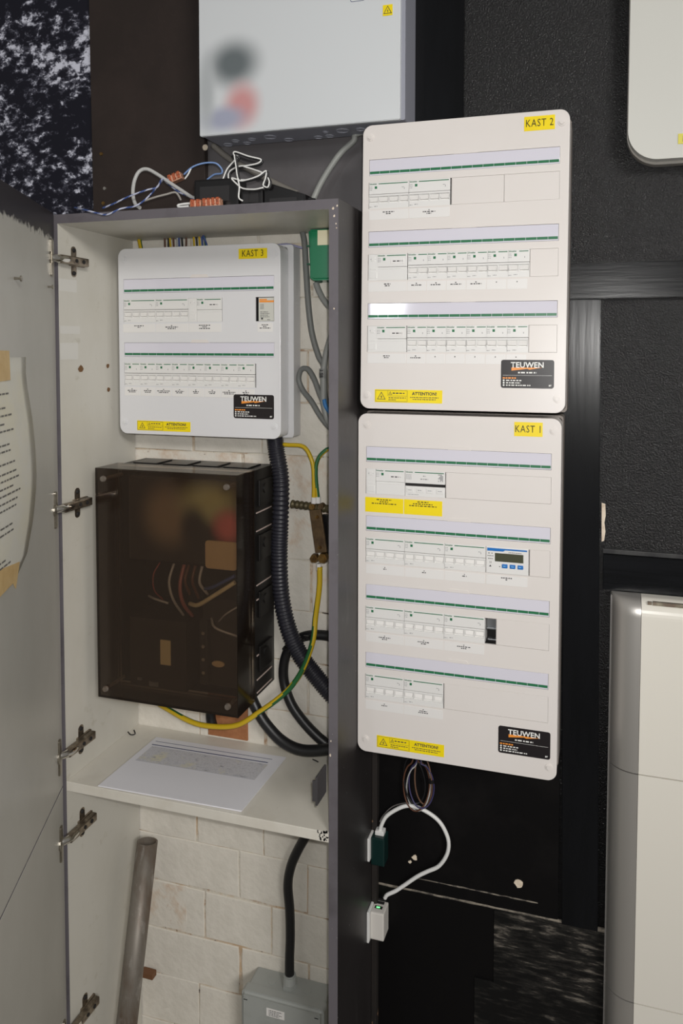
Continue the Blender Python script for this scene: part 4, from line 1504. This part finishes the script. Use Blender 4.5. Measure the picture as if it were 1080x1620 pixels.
# drawing sheet on the shelf
c0, c1, c2_, c3 = (-.476, -.1262), (-.190, -.1200), (-.1865, .066), (-.4735, .0600)
pr = thing('circuit_diagram_sheet', 'white printed sheet with blue lines lying on the cupboard shelf', 'paper', (-.33, -.03, -1.0875))
pp = part_of(pr)
bm = bmesh.new()
zs = -1.0872


def sp_(u, v):
    a = Vector(c0).lerp(Vector(c1), u)
    b = Vector(c3).lerp(Vector(c2_), u)
    return a.lerp(b, v)


for k in range(3):
    top = []
    bot = []
    for (u, v) in ((0, 0), (1, 0), (1, 1), (0, 1)):
        p = sp_(u, v)
        p = p + Vector((.0012 * k, -.0006 * k))
        bot.append(bm.verts.new((p.x, p.y, zs + k * .0012)))
        top.append(bm.verts.new((p.x, p.y, zs + k * .0012 + .0009)))
    bm.faces.new(top)
    bm.faces.new(bot[::-1])
    for i in range(4):
        bm.faces.new((bot[i], bot[(i + 1) % 4], top[(i + 1) % 4], top[i]))
pp('sheets', bm, fresh_paper)
zt = zs + .0036


def flat(bm, u0, u1, v0, v1, dz=0):
    bm.faces.new([bm.verts.new((*sp_(u, v), zt + dz)) for u, v in ((u0, v0), (u1, v0), (u1, v1), (u0, v1))])


bm = bmesh.new()
flat(bm, .04, .93, .905, .913)
flat(bm, .04, .92, .830, .845)
pp('ruled_lines', bm, navy)
bm = bmesh.new()
flat(bm, .055, .93, .50, .80)
pp('table_print', bm, pale_blue_print)
bm = bmesh.new()
rnd = random.Random(9)
for k in range(120):
    u, v = rnd.uniform(.06, .88), rnd.uniform(.51, .79)
    flat(bm, u, u + rnd.uniform(.01, .035), v, v + .006, .0002)
for v in (.50, .80):
    flat(bm, .055, .93, v, v + .004, .0002)
pp('table_text', bm, M('pale_text', (176, 176, 184), .6))

# scraps on the shelf
for (pts, lab) in (([(-0.540, 0.062, -1.085), (-0.530, 0.057, -1.087), (-0.521, 0.059, -1.085), (-0.527, 0.064, -1.080)], 'bent dark wire scrap at the back left of the shelf'),):
    cable('wire_scrap', lab, 'scrap', pts, .0013, cable_black, per=3, n=6)
cable('wire_scrap', 'small dark wire scrap at the right end of the shelf', 'scrap', [(-0.134, 0.078, -1.087), (-0.127, 0.074, -1.086), (-0.120, 0.072, -1.087)], .0012, cable_black, per=3, n=6)

# leaning pipe
p0 = Vector((-0.499, 0.066, -1.315))
p1 = Vector((-0.506, -0.004, -1.655))
p1 = p0 + (p1 - p0) * ((-1.8755 - p0.z) / (p1.z - p0.z))
bm = bmesh.new()
d = (p0 - p1).normalized()
q = d.to_track_quat('Z', 'Y')
n = 24
rings = []
for (R_, P_) in ((.0212, p1), (.0212, p0), (.0182, p0), (.0182, p1)):
    rings.append([bm.verts.new(P_ + q @ Vector((R_ * math.cos(2 * math.pi * i / n), R_ * math.sin(2 * math.pi * i / n), 0))) for i in range(n)])
for a in range(4):
    for i in range(n):
        bm.faces.new((rings[a][i], rings[a][(i + 1) % n], rings[(a + 1) % 4][(i + 1) % n], rings[(a + 1) % 4][i])).smooth = a in (0, 2)
tag(obj('metal_pipe', bm, galv), 'weathered metal pipe leaning in the left corner under the shelf', 'pipe')
c = (-0.523, 0.095, -1.631)
bm = bmesh.new()
box(bm, c[0] - .012, c[0] + .018, .088, YB - .001, c[2] - .006, c[2] + .006, bev=.001)
tag(obj('wall_bracket', bm, M('rusty_steel', (112, 76, 50), .7)), 'small rusty steel bracket on the bricks beside the pipe', 'bracket')

# grey junction box at the bottom right
jx0, jx1, jz1, jz0, jy0 = -.270, -.098, -1.560, -1.76, .036
jb = thing('junction_box', 'grey plastic junction box on the bricks at the cupboard bottom', 'junction box', ((jx0 + jx1) / 2, YB - .001, jz0))
jp = part_of(jb)
bm = bmesh.new()
prism(bm, rr(jx0 + .003, jx1 - .003, jz0, jz1, .006, 4), jy0 + .022, YB - .0015)
for u in (-.222, -.146):
    cyl(bm, (u, .078, jz1 - .0005), (0, 0, 1), .0085, .0012, 18)
jp('body', bm, grey_box)
bm = bmesh.new()
prism(bm, rr(jx0 - .001, jx1 + .001, jz0 - .003, jz1 + .002, .007, 4), jy0, jy0 + .024, bev=.006)
lid = jp('lid', bm, grey_box)
bm = bmesh.new()
box(bm, jx0 + .055, jx0 + .093, jy0 - .0005, jy0 + .001, jz1 - .034, jz1 - .018)
st = jp('rating_label', bm, label_white, lid)
bm = bmesh.new()
rnd = random.Random(14)
for k in range(4):
    bars(bm, jx0 + .060, jz1 - .0215 - k * .0032, .028 - .006 * (k % 2), .0014, jy0 - .0008, rnd, False)
jp('label_print', bm, ink, lid)
for x in (jx0 + .010, jx1 - .012):
    bm = bmesh.new()
    cyl(bm, (x, jy0 + .001, jz1 - .012), (0, -1, 0), .0052, .002, 16)
    box(bm, x - .004, x + .004, jy0 - .0014, jy0 - .0008, jz1 - .0128, jz1 - .0112, mi=1)
    jp('lid_screw', bm, [grey_box, dark_gap], lid)
bm = bmesh.new()
gx, gy = -.1835, .078
cyl(bm, (gx, gy, jz1 - .001), (0, 0, 1), .0165, .010, 6, bev=.001)
cyl(bm, (gx, gy, jz1 + .009), (0, 0, 1), .0150, .016, 18, .0125, bev=.002)
jp('cable_gland', bm, grey_box)
cable('power_cable', 'black cable dropping from under the shelf into the grey junction box', 'cable',
      [(gx, gy, jz1 + .020), (gx, gy, jz1 + .06), (-0.182, 0.078, -1.455), (-0.183, 0.078, -1.403), (-0.186, 0.076, -1.350), (-0.178, 0.073, -1.308), (-0.162, 0.070, -1.270), (-0.140, 0.066, -1.229)], .0095, black_rubber)

# ================================================================== things on top of the cupboard
ZC = -.0465
cable('grey_cable', 'grey cable curving from behind KAST 2 down to the cupboard top', 'cable', [(-0.017, 0.070, 0.115), (-0.045, 0.070, 0.109), (-0.050, 0.070, 0.097), (-0.073, 0.070, 0.079), (-0.093, 0.070, 0.055), (-0.113, 0.070, 0.026), (-0.124, 0.066, 0.002), (-0.129, 0.060, -0.015)], .0058, M('ash_cable', (150, 152, 148), .45))
cable('grey_cable', 'grey cable slanting down behind the wires below the white cabinet', 'cable', [(-0.350, 0.092, 0.117), (-0.315, 0.092, 0.089), (-0.262, 0.091, 0.059), (-0.209, 0.090, 0.031), (-0.168, 0.086, 0.011)], .0062, M('taupe_cable', (122, 118, 112), .5))


def adapter(label, c, sx, sy, sz, rz, bev=.004, h2=None):
    a_ = thing('power_adapter', label, 'adapter', c, (0, 0, rz), 'black adapters on top of the cupboard')
    bm = bmesh.new()
    if h2:
        prism(bm, [(-sx / 2, .0003), (sx / 2, .0003), (sx / 2, h2), (-sx / 2 + .012, sz), (-sx / 2, sz - .004)], -sy / 2, sy / 2, bev=.002)
    else:
        box(bm, -sx / 2, sx / 2, -sy / 2, sy / 2, 0.0003, sz, bev=bev)
    obj('case', bm, black_plastic, a_)
    bm = bmesh.new()
    box(bm, -sx * .36, sx * .30, -sy / 2 - .0006, -sy / 2 + .001, (h2 or sz) * .25, (h2 or sz) * .75)
    obj('rating_plate', bm, M('adapter_print', (40, 39, 40), .5) if 'adapter_print' not in bpy.data.materials else bpy.data.materials['adapter_print'], a_)
    bm = bmesh.new()
    cyl(bm, (sx / 2 - .001, 0, (h2 or sz) * .5), (1, 0, 0), .006, .012, 12, .004)
    obj('strain_relief', bm, black_plastic, a_)
    return a_


adapter('black power adapter on the cupboard top behind the orange connectors', (-.2430, -.080, ZC), .084, .036, .052, .03)
adapter('flat black power adapter at the right end of the cupboard top', (-.1150, -.082, ZC), .074, .036, .037, .0, h2=.016)
adapter('small black plug adapter between the two larger black adapters', (-.1755, -.084, ZC), .042, .030, .030, .02)

# black and white twin flex knotted over the adapters
pts = [(-0.231, -0.095, 0.003), (-0.223, -0.095, 0.020), (-0.211, -0.095, 0.032), (-0.202, -0.095, 0.040), (-0.208, -0.099, 0.043), (-0.204, -0.101, 0.047), (-0.180, -0.101, 0.038), (-0.157, -0.101, 0.031), (-0.163, -0.101, 0.025), (-0.184, -0.099, 0.023), (-0.201, -0.097, 0.023), (-0.220, -0.093, 0.016), (-0.220, -0.095, 0.003)]
cable('twin_flex', 'white side of the knotted flex above the black adapters', 'cable', pts, .0014, white_cable, 'knotted black and white flex', 6, 8)
pts2 = [(p[0] + .0022, p[1] + .001, p[2] - .0024) for p in pts]
cable('twin_flex', 'black side of the knotted flex above the black adapters', 'cable', pts2, .0019, cable_black, 'knotted black and white flex', 6, 8)
pts = [(-0.203, -0.107, 0.041), (-0.200, -0.107, 0.022), (-0.194, -0.109, -0.002), (-0.179, -0.109, -0.003), (-0.158, -0.109, 0.002), (-0.145, -0.107, 0.010), (-0.146, -0.107, -0.002), (-0.150, -0.107, -0.013), (-0.142, -0.107, -0.017), (-0.139, -0.107, -0.007), (-0.146, -0.105, 0.004)]
cable('twin_flex', 'white flex dropping in a zigzag beside the right adapter', 'cable', pts, .0014, white_cable, 'knotted black and white flex', 6, 8)
pts2 = [(p[0] + .0024, p[1] + .001, p[2] - .0020) for p in pts]
cable('twin_flex', 'black flex dropping in a zigzag beside the right adapter', 'cable', pts2, .0019, cable_black, 'knotted black and white flex', 6, 8)
pts = [(-0.188, -0.103, 0.021), (-0.170, -0.103, 0.015), (-0.151, -0.105, 0.006), (-0.165, -0.105, -0.002), (-0.192, -0.107, -0.002), (-0.208, -0.107, 0.002), (-0.199, -0.107, -0.008), (-0.186, -0.109, -0.017), (-0.164, -0.111, -0.020), (-0.148, -0.111, -0.018)]
cable('twin_flex', 'lower loop of white flex lying on the small black adapter', 'cable', pts, .0014, white_cable, 'knotted black and white flex', 6, 8)
cable('twin_flex', 'white flex end hanging to the cupboard edge by the connectors', 'cable', [(-0.188, -0.125, -0.002), (-0.185, -0.125, -0.018), (-0.186, -0.125, -0.035), (-0.179, -0.125, -0.041)], .0014, white_cable, 'knotted black and white flex', 6, 8)

# lever connectors with orange levers
def connector(label, c, rz, ry=0, w_=.026, n=3):
    a_ = thing('wire_connector', label, 'connector', c, (0, ry, rz), 'orange lever connectors')
    bm = bmesh.new()
    box(bm, -w_ / 2, w_ / 2, -.008, .008, .0, .013, bev=.0015)
    obj('body', bm, clear_body, a_)
    for k in range(n):
        x = -w_ / 2 + (k + .5) * w_ / n
        bm = bmesh.new()
        box(bm, x - w_ / n * .36, x + w_ / n * .36, -.009, .004, .011, .0148, bev=.001)
        box(bm, x - w_ / n * .30, x + w_ / n * .30, -.0095, -.0075, .002, .013, bev=.0006)
        obj('lever', bm, clear_amber, a_)
    return a_


connector('upper orange lever connector hanging among blue wires above the cupboard', (-0.358, -0.030, 0.021), .15, -.35, .026, 3)
connector('orange lever connector on the cupboard edge left of the right one', (-0.271, -0.112, -0.047), .1, 0, .020, 2)
connector('orange lever connector on the cupboard edge nearest the black adapter', (-0.241, -0.112, -0.046), .1, -.06, .032, 4)


lilac_white = M('lilac_white_wire', (186, 190, 210), .45)


def twisted(label, pts, r=.0016):
    bm = bmesh.new()
    sweep(bm, smooth_path(pts, 10), r, 8, mf=lambda i, j: 1 if ((j + int(i * .9)) % 8) < 4 else 0)
    return tag(obj('twisted_wire', bm, [lilac_white, cable_blue]), label, 'wire', 'blue and white twisted wires')


twisted('twisted blue and white wire reaching left over the cupboard edge', [(-0.524, -0.105, -0.031), (-0.481, -0.131, -0.042), (-0.455, -0.131, -0.049), (-0.436, -0.131, -0.052), (-0.414, -0.124, -0.042), (-0.398, -0.100, -0.033), (-0.385, -0.080, -0.013), (-0.378, -0.060, 0.010), (-0.377, -0.045, 0.023), (-0.370, -0.035, 0.025)])
twisted('twisted blue and white wire rising to the upper orange connector', [(-0.468, -0.100, -0.034), (-0.444, -0.100, -0.027), (-0.412, -0.098, -0.015), (-0.384, -0.088, -0.004), (-0.370, -0.078, 0.002), (-0.373, -0.056, 0.021), (-0.368, -0.035, 0.023)])
twisted('twisted blue and white wire from the gray loop to the lower connectors', [(-0.380, -0.040, 0.024), (-0.362, -0.045, 0.011), (-0.343, -0.050, -0.002), (-0.320, -0.055, -0.012), (-0.305, -0.058, -0.021)], .0022)
cable('blue_wire', 'pale blue wire arching from the upper connector over the adapter', 'wire', [(-0.344, -0.030, 0.033), (-0.327, -0.028, 0.046), (-0.307, -0.022, 0.053), (-0.287, -0.016, 0.053), (-0.278, -0.010, 0.044), (-0.279, -0.008, 0.036), (-0.295, -0.006, 0.035), (-0.311, -0.004, 0.027)], .0017, M('pale_blue_wire', (120, 150, 200), .4), n=8)
cable('white_wire', 'white wire beside the pale blue arch at the upper connector', 'wire', [(-0.342, -0.030, 0.025), (-0.335, -0.030, 0.033), (-0.330, -0.028, 0.044)], .0016, white_cable, n=8)
cable('blue_wire', 'blue and white wire running along the cupboard edge to the right', 'wire', [(-0.259, -0.058, -0.026), (-0.236, -0.062, -0.025), (-0.212, -0.066, -0.028), (-0.186, -0.066, -0.031)], .0017, M('soft_blue_wire', (150, 176, 210), .4), n=8)
cable('grey_cable', 'thick pale grey cable loop standing on the cupboard top', 'cable', [(-0.401, -0.085, -0.034), (-0.414, -0.080, -0.025), (-0.425, -0.070, -0.004), (-0.428, -0.060, 0.021), (-0.421, -0.055, 0.038), (-0.407, -0.052, 0.042), (-0.387, -0.050, 0.032), (-0.361, -0.050, 0.015), (-0.337, -0.052, -0.000), (-0.312, -0.056, -0.015), (-0.289, -0.056, -0.023)], .0034, M('pale_grey_cable', (186, 186, 184), .45))
cable('black_wire', 'dark grey wire arching low from the loop to the connectors', 'wire', [(-0.394, -0.085, -0.023), (-0.373, -0.080, -0.016), (-0.357, -0.070, -0.010), (-0.345, -0.060, -0.005), (-0.340, -0.056, -0.010), (-0.335, -0.056, -0.019)], .0020, M('mid_grey_wire', (150, 146, 140), .5), n=8)
cable('white_wire', 'white flex turned back under the left lower connector', 'wire', [(-0.302, -0.068, -0.028), (-0.318, -0.072, -0.029), (-0.330, -0.074, -0.031), (-0.326, -0.076, -0.035), (-0.309, -0.074, -0.034)], .0021, white_cable, n=8)

# ================================================================== white cabinet above (front panel, grey housing)
ix0, ix1, iz0, iz1, iy0 = -.3245, .0585, .1065, .62, .000
iv = thing('inverter', 'large white and grey inverter cabinet hanging at the top above KAST 3', 'inverter', ((ix0 + ix1) / 2, .074, iz0))
ip = part_of(iv)
bm = bmesh.new()
prism(bm, rr(ix0 + .001, ix1 + .0065, iz0 + .001, iz1, .003, 3), iy0 + .003, .0745)
ip('housing', bm, inv_grey)
bm = bmesh.new()
prism(bm, rr(ix0, ix1 - .0005, iz0, iz1, .003, 3), iy0 - .006, iy0 + .003, bev=.0012)
iprint = soft_print('inverter_face', (212, 216, 219), [
    (-.255, .232, .074, .060, (104, 112, 115)),
    (-.238, .156, .050, .058, (206, 150, 150)),
    (-.275, .135, .066, .034, (164, 168, 188)),
    (-.310, .185, .026, .100, (178, 183, 186))])
fp = ip('front_panel', bm, iprint)
bm = bmesh.new()
c = (0.036, -0.006, 0.291)
prism(bm, [(c[0] - .0085, c[2] - .009), (c[0] + .0085, c[2] - .009), (c[0] + .0085, c[2] + .009), (c[0] - .0085, c[2] + .009)], -.0068, -.0058)
ws = ip('warning_sticker', bm, yellow, fp)
bm = bmesh.new()
P = [(c[0], c[2] + .0075), (c[0] - .0075, c[2] - .006), (c[0] + .0075, c[2] - .006)]
cx, cz = c[0], c[2] - .0015
for i in range(3):
    j = (i + 1) % 3
    s = .78
    bm.faces.new([bm.verts.new((x, -.0071, z)) for x, z in (P[i], P[j], (cx + (P[j][0] - cx) * s, cz + (P[j][1] - cz) * s), (cx + (P[i][0] - cx) * s, cz + (P[i][1] - cz) * s))])
bm.faces.new([bm.verts.new((cx + .0052 * a, -.0071, cz + .0052 * b)) for a, b in ((.12, .75), (-.28, -.05), (.0, -.05), (-.1, -.7), (.28, .12), (.0, .12))])
ip('warning_print', bm, ink, fp)
c = (-0.018, -0.006, 0.319)
bm = bmesh.new()
o1, o2 = rr(c[0] - .013, c[0] + .013, c[2] - .0065, c[2] + .02, .003, 4), rr(c[0] - .0122, c[0] + .0122, c[2] - .0057, c[2] + .0192, .0026, 4)
A = [[bm.verts.new((x, -.0064, z)) for x, z in o] for o in (o1, o2)]
for i in range(len(o1)):
    bm.faces.new((A[0][i], A[0][(i + 1) % len(o1)], A[1][(i + 1) % len(o1)], A[1][i]))
ip('outlined_print', bm, navy, fp)
for (u, v, r_, sh_) in ((362,232,.0085,0), (372,224,.0075,0), (392,229,.008,0), (398,221.5,.0075,0), (427,219,.0105,0), (457,223,.009,0), (503,219,.0085,0), (514,210,.0055,0), (521,216.5,.008,0), (541,209,.0115,0), (570,206,.009,0)):
    pass
KO = (((-0.301, 0.066, 0.107), .0095), ((-0.275, 0.041, 0.107), .0080), ((-0.261, 0.066, 0.107), .0080), ((-0.240, 0.039, 0.107), .0080), ((-0.201, 0.035, 0.107), .0120), ((-0.175, 0.063, 0.107), .0095), ((-0.116, 0.062, 0.107), .0085), ((-0.091, 0.033, 0.107), .0055), ((-0.093, 0.060, 0.107), .0085), ((-0.059, 0.034, 0.107), .0125), ((-0.025, 0.035, 0.107), .0090))
for c, r_ in KO:
    bm = bmesh.new()
    n = 20
    A = [[bm.verts.new((c[0] + q * math.cos(2 * math.pi * i / n), min(max(c[1], .014), .062) + q * math.sin(2 * math.pi * i / n), z)) for i in range(n)] for q, z in ((r_, iz0 + .0012), (r_, iz0 - .0006), (r_ - .0014, iz0 - .0006), (r_ - .0014, iz0 + .0012))]
    for a in range(3):
        for i in range(n):
            bm.faces.new((A[a][i], A[a][(i + 1) % n], A[a + 1][(i + 1) % n], A[a + 1][i]))
    ip('knockout', bm, M('pale_housing', (150, 152, 162), .4) if 'pale_housing' not in bpy.data.materials else bpy.data.materials['pale_housing'])

# ================================================================== rounded ivory casing at the upper right
vx0, vx1, vz0, vz1 = .4285, .95, .0215, .75
iw = thing('wall_unit', 'ivory wall unit with rounded corners at the upper right', 'wall unit', ((vx0 + vx1) / 2, YW - .001, vz0))
wp_ = part_of(iw)
bm = bmesh.new()
prism(bm, rr(vx0 - .0, vx1, vz0 - .003, vz1, .050, 12), .066, YW - .0015, bev=.003)
wp_('body', bm, M('grey_casing', (150, 146, 140), .5))
bm = bmesh.new()
prism(bm, rr(vx0 + .001, vx1, vz0 + .001, vz1, .048, 14), .044, .0665, bev=.006)
ic = wp_('front_shell', bm, ivory)
c = (0.512, 0.044, 0.052)
bm = bmesh.new()
box(bm, c[0] - .006, c[0] + .05, .0428, .0440, c[2] - .008, c[2] + .008)
box(bm, c[0] + .001, c[0] + .045, .0425, .0429, c[2] - .005, c[2] + .005, mi=1)
wp_('yellow_sticker', bm, [M('faded_yellow', (218, 208, 92), .5), ink], ic)

# ================================================================== big white appliance at the lower right
bx0, bx1, bz1 = .4165, 1.05, -.699
bo = thing('heating_unit', 'large white heating unit with silver rounded edge at the lower right', 'heating unit', ((bx0 + bx1) / 2, -.08, FLOOR))
bp_ = part_of(bo)
bm = bmesh.new()
box(bm, bx0 + .0015, bx1, .070, YW - .0035, FLOOR, bz1 - .0025)
bp_('casing', bm, M('dark_casing', (120, 118, 114), .5))
BY0, BY1 = .030, .072
RX, RY = .0475, .042


def corner(z0, z1, top=False):
    """quarter-round silver profile with a rounded upper end"""
    bm = bmesh.new()
    n, mz = 12, 10
    rows_ = []
    zs_ = [z0, z1] if not top else [z0] + [z1 - .030 + .030 * math.sin(math.pi / 2 * k / mz) for k in range(mz + 1)]
    for q, z in enumerate(zs_):
        sh_ = 0 if not top or q == 0 else .026 * (1 - math.cos(math.pi / 2 * (q - 1) / mz))
        rows_.append([bm.verts.new((bx0 + RX - RX * math.cos(math.pi / 2 * k / n), BY1 - max(0.0005, (RY - sh_)) * math.sin(math.pi / 2 * k / n), z)) for k in range(n + 1)])
    for a, b in zip(rows_, rows_[1:]):
        for k in range(n):
            bm.faces.new((a[k], a[k + 1], b[k + 1], b[k])).smooth = True
    for r_ in (rows_[0], rows_[-1]):
        cpt = bm.verts.new((bx0 + RX, BY1, r_[0].co.z))
        own = [bm.verts.new(v.co) for v in r_]
        for k in range(n):
            bm.faces.new((own[k], own[k + 1], cpt))
    return bm


def front(z0, z1, top=False):
    bm = bmesh.new()
    prof = [(BY1, z0), (BY0, z0), (BY0, z1)] if not top else [(BY1, z0), (BY0, z0)] + [(BY0 + .026 * (1 - math.cos(math.pi / 2 * k / 10)), z1 - .030 + .030 * math.sin(math.pi / 2 * k / 10)) for k in range(11)]
    prof.append((BY1, z1))
    a = [bm.verts.new((bx0 + RX + .0006, y, z)) for y, z in prof]
    b = [bm.verts.new((bx1, y, z)) for y, z in prof]
    bm.faces.new(a)
    bm.faces.new(b[::-1])
    n = len(prof)
    for i in range(n):
        bm.faces.new((a[i], b[i], b[(i + 1) % n], a[(i + 1) % n]))
    return bm


for (z0, z1, top) in ((-.9915, bz1, True), (-1.3880, -.9935, False), (-1.7850, -1.390, False), (FLOOR + .02, -1.787, False)):
    bp_('silver_edge', corner(z0, z1, top), silver, label='silver rounded edge profile')
    bp_('front_panel', front(z0, z1, top), boiler_white)
bm = bmesh.new()
box(bm, bx0 - .0006, bx0 + .0016, .062, YW - .0035, FLOOR, bz1 - .004)
bp_('side_sheet', bm, M('side_sheet', (150, 148, 146), .35, metal=.4))
bm = bmesh.new()
box(bm, bx0 + RX + .010, bx0 + RX + .0165, BY0 + .0065, BY0 + .012, bz1 - .0075, bz1 - .0030)
box(bm, bx0 + RX + .018, bx1 - .05, BY0 + .0065, BY0 + .014, bz1 - .0080, bz1 - .0025)
bp_('reflection_strip', bm, M('reflection_strip', (128, 110, 96), .2, stains=[(60, .4, .6, (92, 84, 76)), (30, .5, .7, (168, 160, 140))]))  # reflection in the glossy curved top, put into the colour of this strip

# ================================================================== chargers, coil and cable on the black wall
SXO = XR + .016


def plug(name, label, front_y, back_y, z0, z1, x1, m_, plate_m, pt=.003, pb=.003):
    a_ = thing(name, label, 'charger', (SXO, (front_y + back_y) / 2, z0))
    add = part_of(a_)
    bm = bmesh.new()
    box(bm, SXO + .0002, SXO + .0050, front_y - .008, back_y + .008, z0 - pb, z1 + pt, bev=.0015)
    add('wall_plate', bm, plate_m)
    bm = bmesh.new()
    box(bm, SXO + .0050, x1, front_y, back_y, z0, z1, bev=.0025)
    add('case', bm, m_)
    return a_, add


a_, add = plug('usb_charger', 'white usb charger plugged in low beside the cupboard frame', .043, .078, -1.395, -1.342, .0215, M('charger_white', (214, 210, 204), .35), white_cable)
bm = bmesh.new()
for k in range(3):
    y = .043 + .012 + k * .013
    box(bm, SXO + .0095, .0215 - .007, y, y + .007, -1.342 - .0025, -1.342 + .0004, mi=0)
add('usb_port', bm, dark_gap)
bm = bmesh.new()
box(bm, SXO + .013, .0215 - .012, .043 + .0135, .043 + .0165, -1.342 + .0003, -1.342 + .0008)
gm = bpy.data.materials.new('green_indicator')
gm.use_nodes = True
gb_ = gm.node_tree.nodes['Principled BSDF']
gb_.inputs['Base Color'].default_value = (.1, .8, .2, 1)
gb_.inputs['Emission Color'].default_value = (.15, 1, .25, 1)
gb_.inputs['Emission Strength'].default_value = 2.5
add('indicator_light', bm, gm)
a2, add2 = plug('power_plug', 'dark green plug adapter with white base beside the cupboard frame', .045, .074, -1.252, -1.199, .0215, dk_green, white_cable, .001, -.010)
bm = bmesh.new()
box(bm, SXO + .010, .0215 - .004, .074 - .020, .074 - .004, -1.199 - .001, -1.199 + .008, bev=.002)
add2('plug_head', bm, white_cable)
cable('charging_cable', 'white charging cable looping between the two chargers on the black wall', 'cable', [(0.018, 0.062, -1.324), (0.023, 0.062, -1.316), (0.038, 0.064, -1.307), (0.052, 0.066, -1.296), (0.079, 0.068, -1.273), (0.098, 0.069, -1.260), (0.120, 0.069, -1.245), (0.135, 0.069, -1.220), (0.138, 0.069, -1.195), (0.130, 0.069, -1.173), (0.117, 0.069, -1.157), (0.097, 0.068, -1.145), (0.074, 0.068, -1.139), (0.055, 0.067, -1.141), (0.035, 0.065, -1.152), (0.019, 0.062, -1.166), (0.010, 0.060, -1.186), (0.007, 0.059, -1.202)], .0037, white_cable)
cable('thin_wire', 'thin grey wire running behind the white charging cable', 'wire', [(0.008, 0.060, -1.176), (0.013, 0.068, -1.167), (0.028, 0.075, -1.152), (0.050, 0.077, -1.142), (0.071, 0.077, -1.137)], .0013, M('thin_grey_wire', (96, 92, 90), .5), n=6)
# hanging coil
ccx, ccz = (0.087, 0.070, -1.091)[0], (0.087, 0.070, -1.091)[2]
for k, (dx, rx, rz, m_, nm, ph) in enumerate(((-.006, .0225, .046, cable_grey, 'silver grey', 0), (-.010, .0215, .048, cable_brown, 'brown', .1), (.0, .0200, .043, M('violet_wire', (58, 54, 92), .4), 'dark blue', .2), (-.014, .0195, .044, cable_black, 'black', .3), (.004, .0190, .047, M('dull_brown_wire', (104, 78, 62), .45), 'reddish brown', .25))):
    pts = [(ccx + dx + rx * math.cos(a) + .004 * math.sin(a + k), .066 + .003 * math.sin(2 * a + k) - .0025 * (k % 3), ccz + .004 * k - .008 + rz * math.sin(a)) for a in [math.pi * .62 + 2 * math.pi * 0.93 * t / 14 for t in range(15)]]
    pts = [(ccx + dx - .002, .064, ccz + .062)] + pts + [(ccx + dx + .004, .064, ccz + .062)]
    cable('coiled_wire', 'thin %s wire in the coil hanging under KAST 1' % nm, 'wire', pts, .0015, m_, 'coil of thin wires under KAST 1', 5, 7)
bm = bmesh.new()
q = Vector((ccx + .019, .064, ccz + .010))
cyl(bm, q - Vector((0, 0, .004)), (0, 0, 1), .0065, .006, 12)
tag(obj('cable_tie', bm, black_plastic), 'small black clip holding the wire coil under KAST 1', 'cable tie')
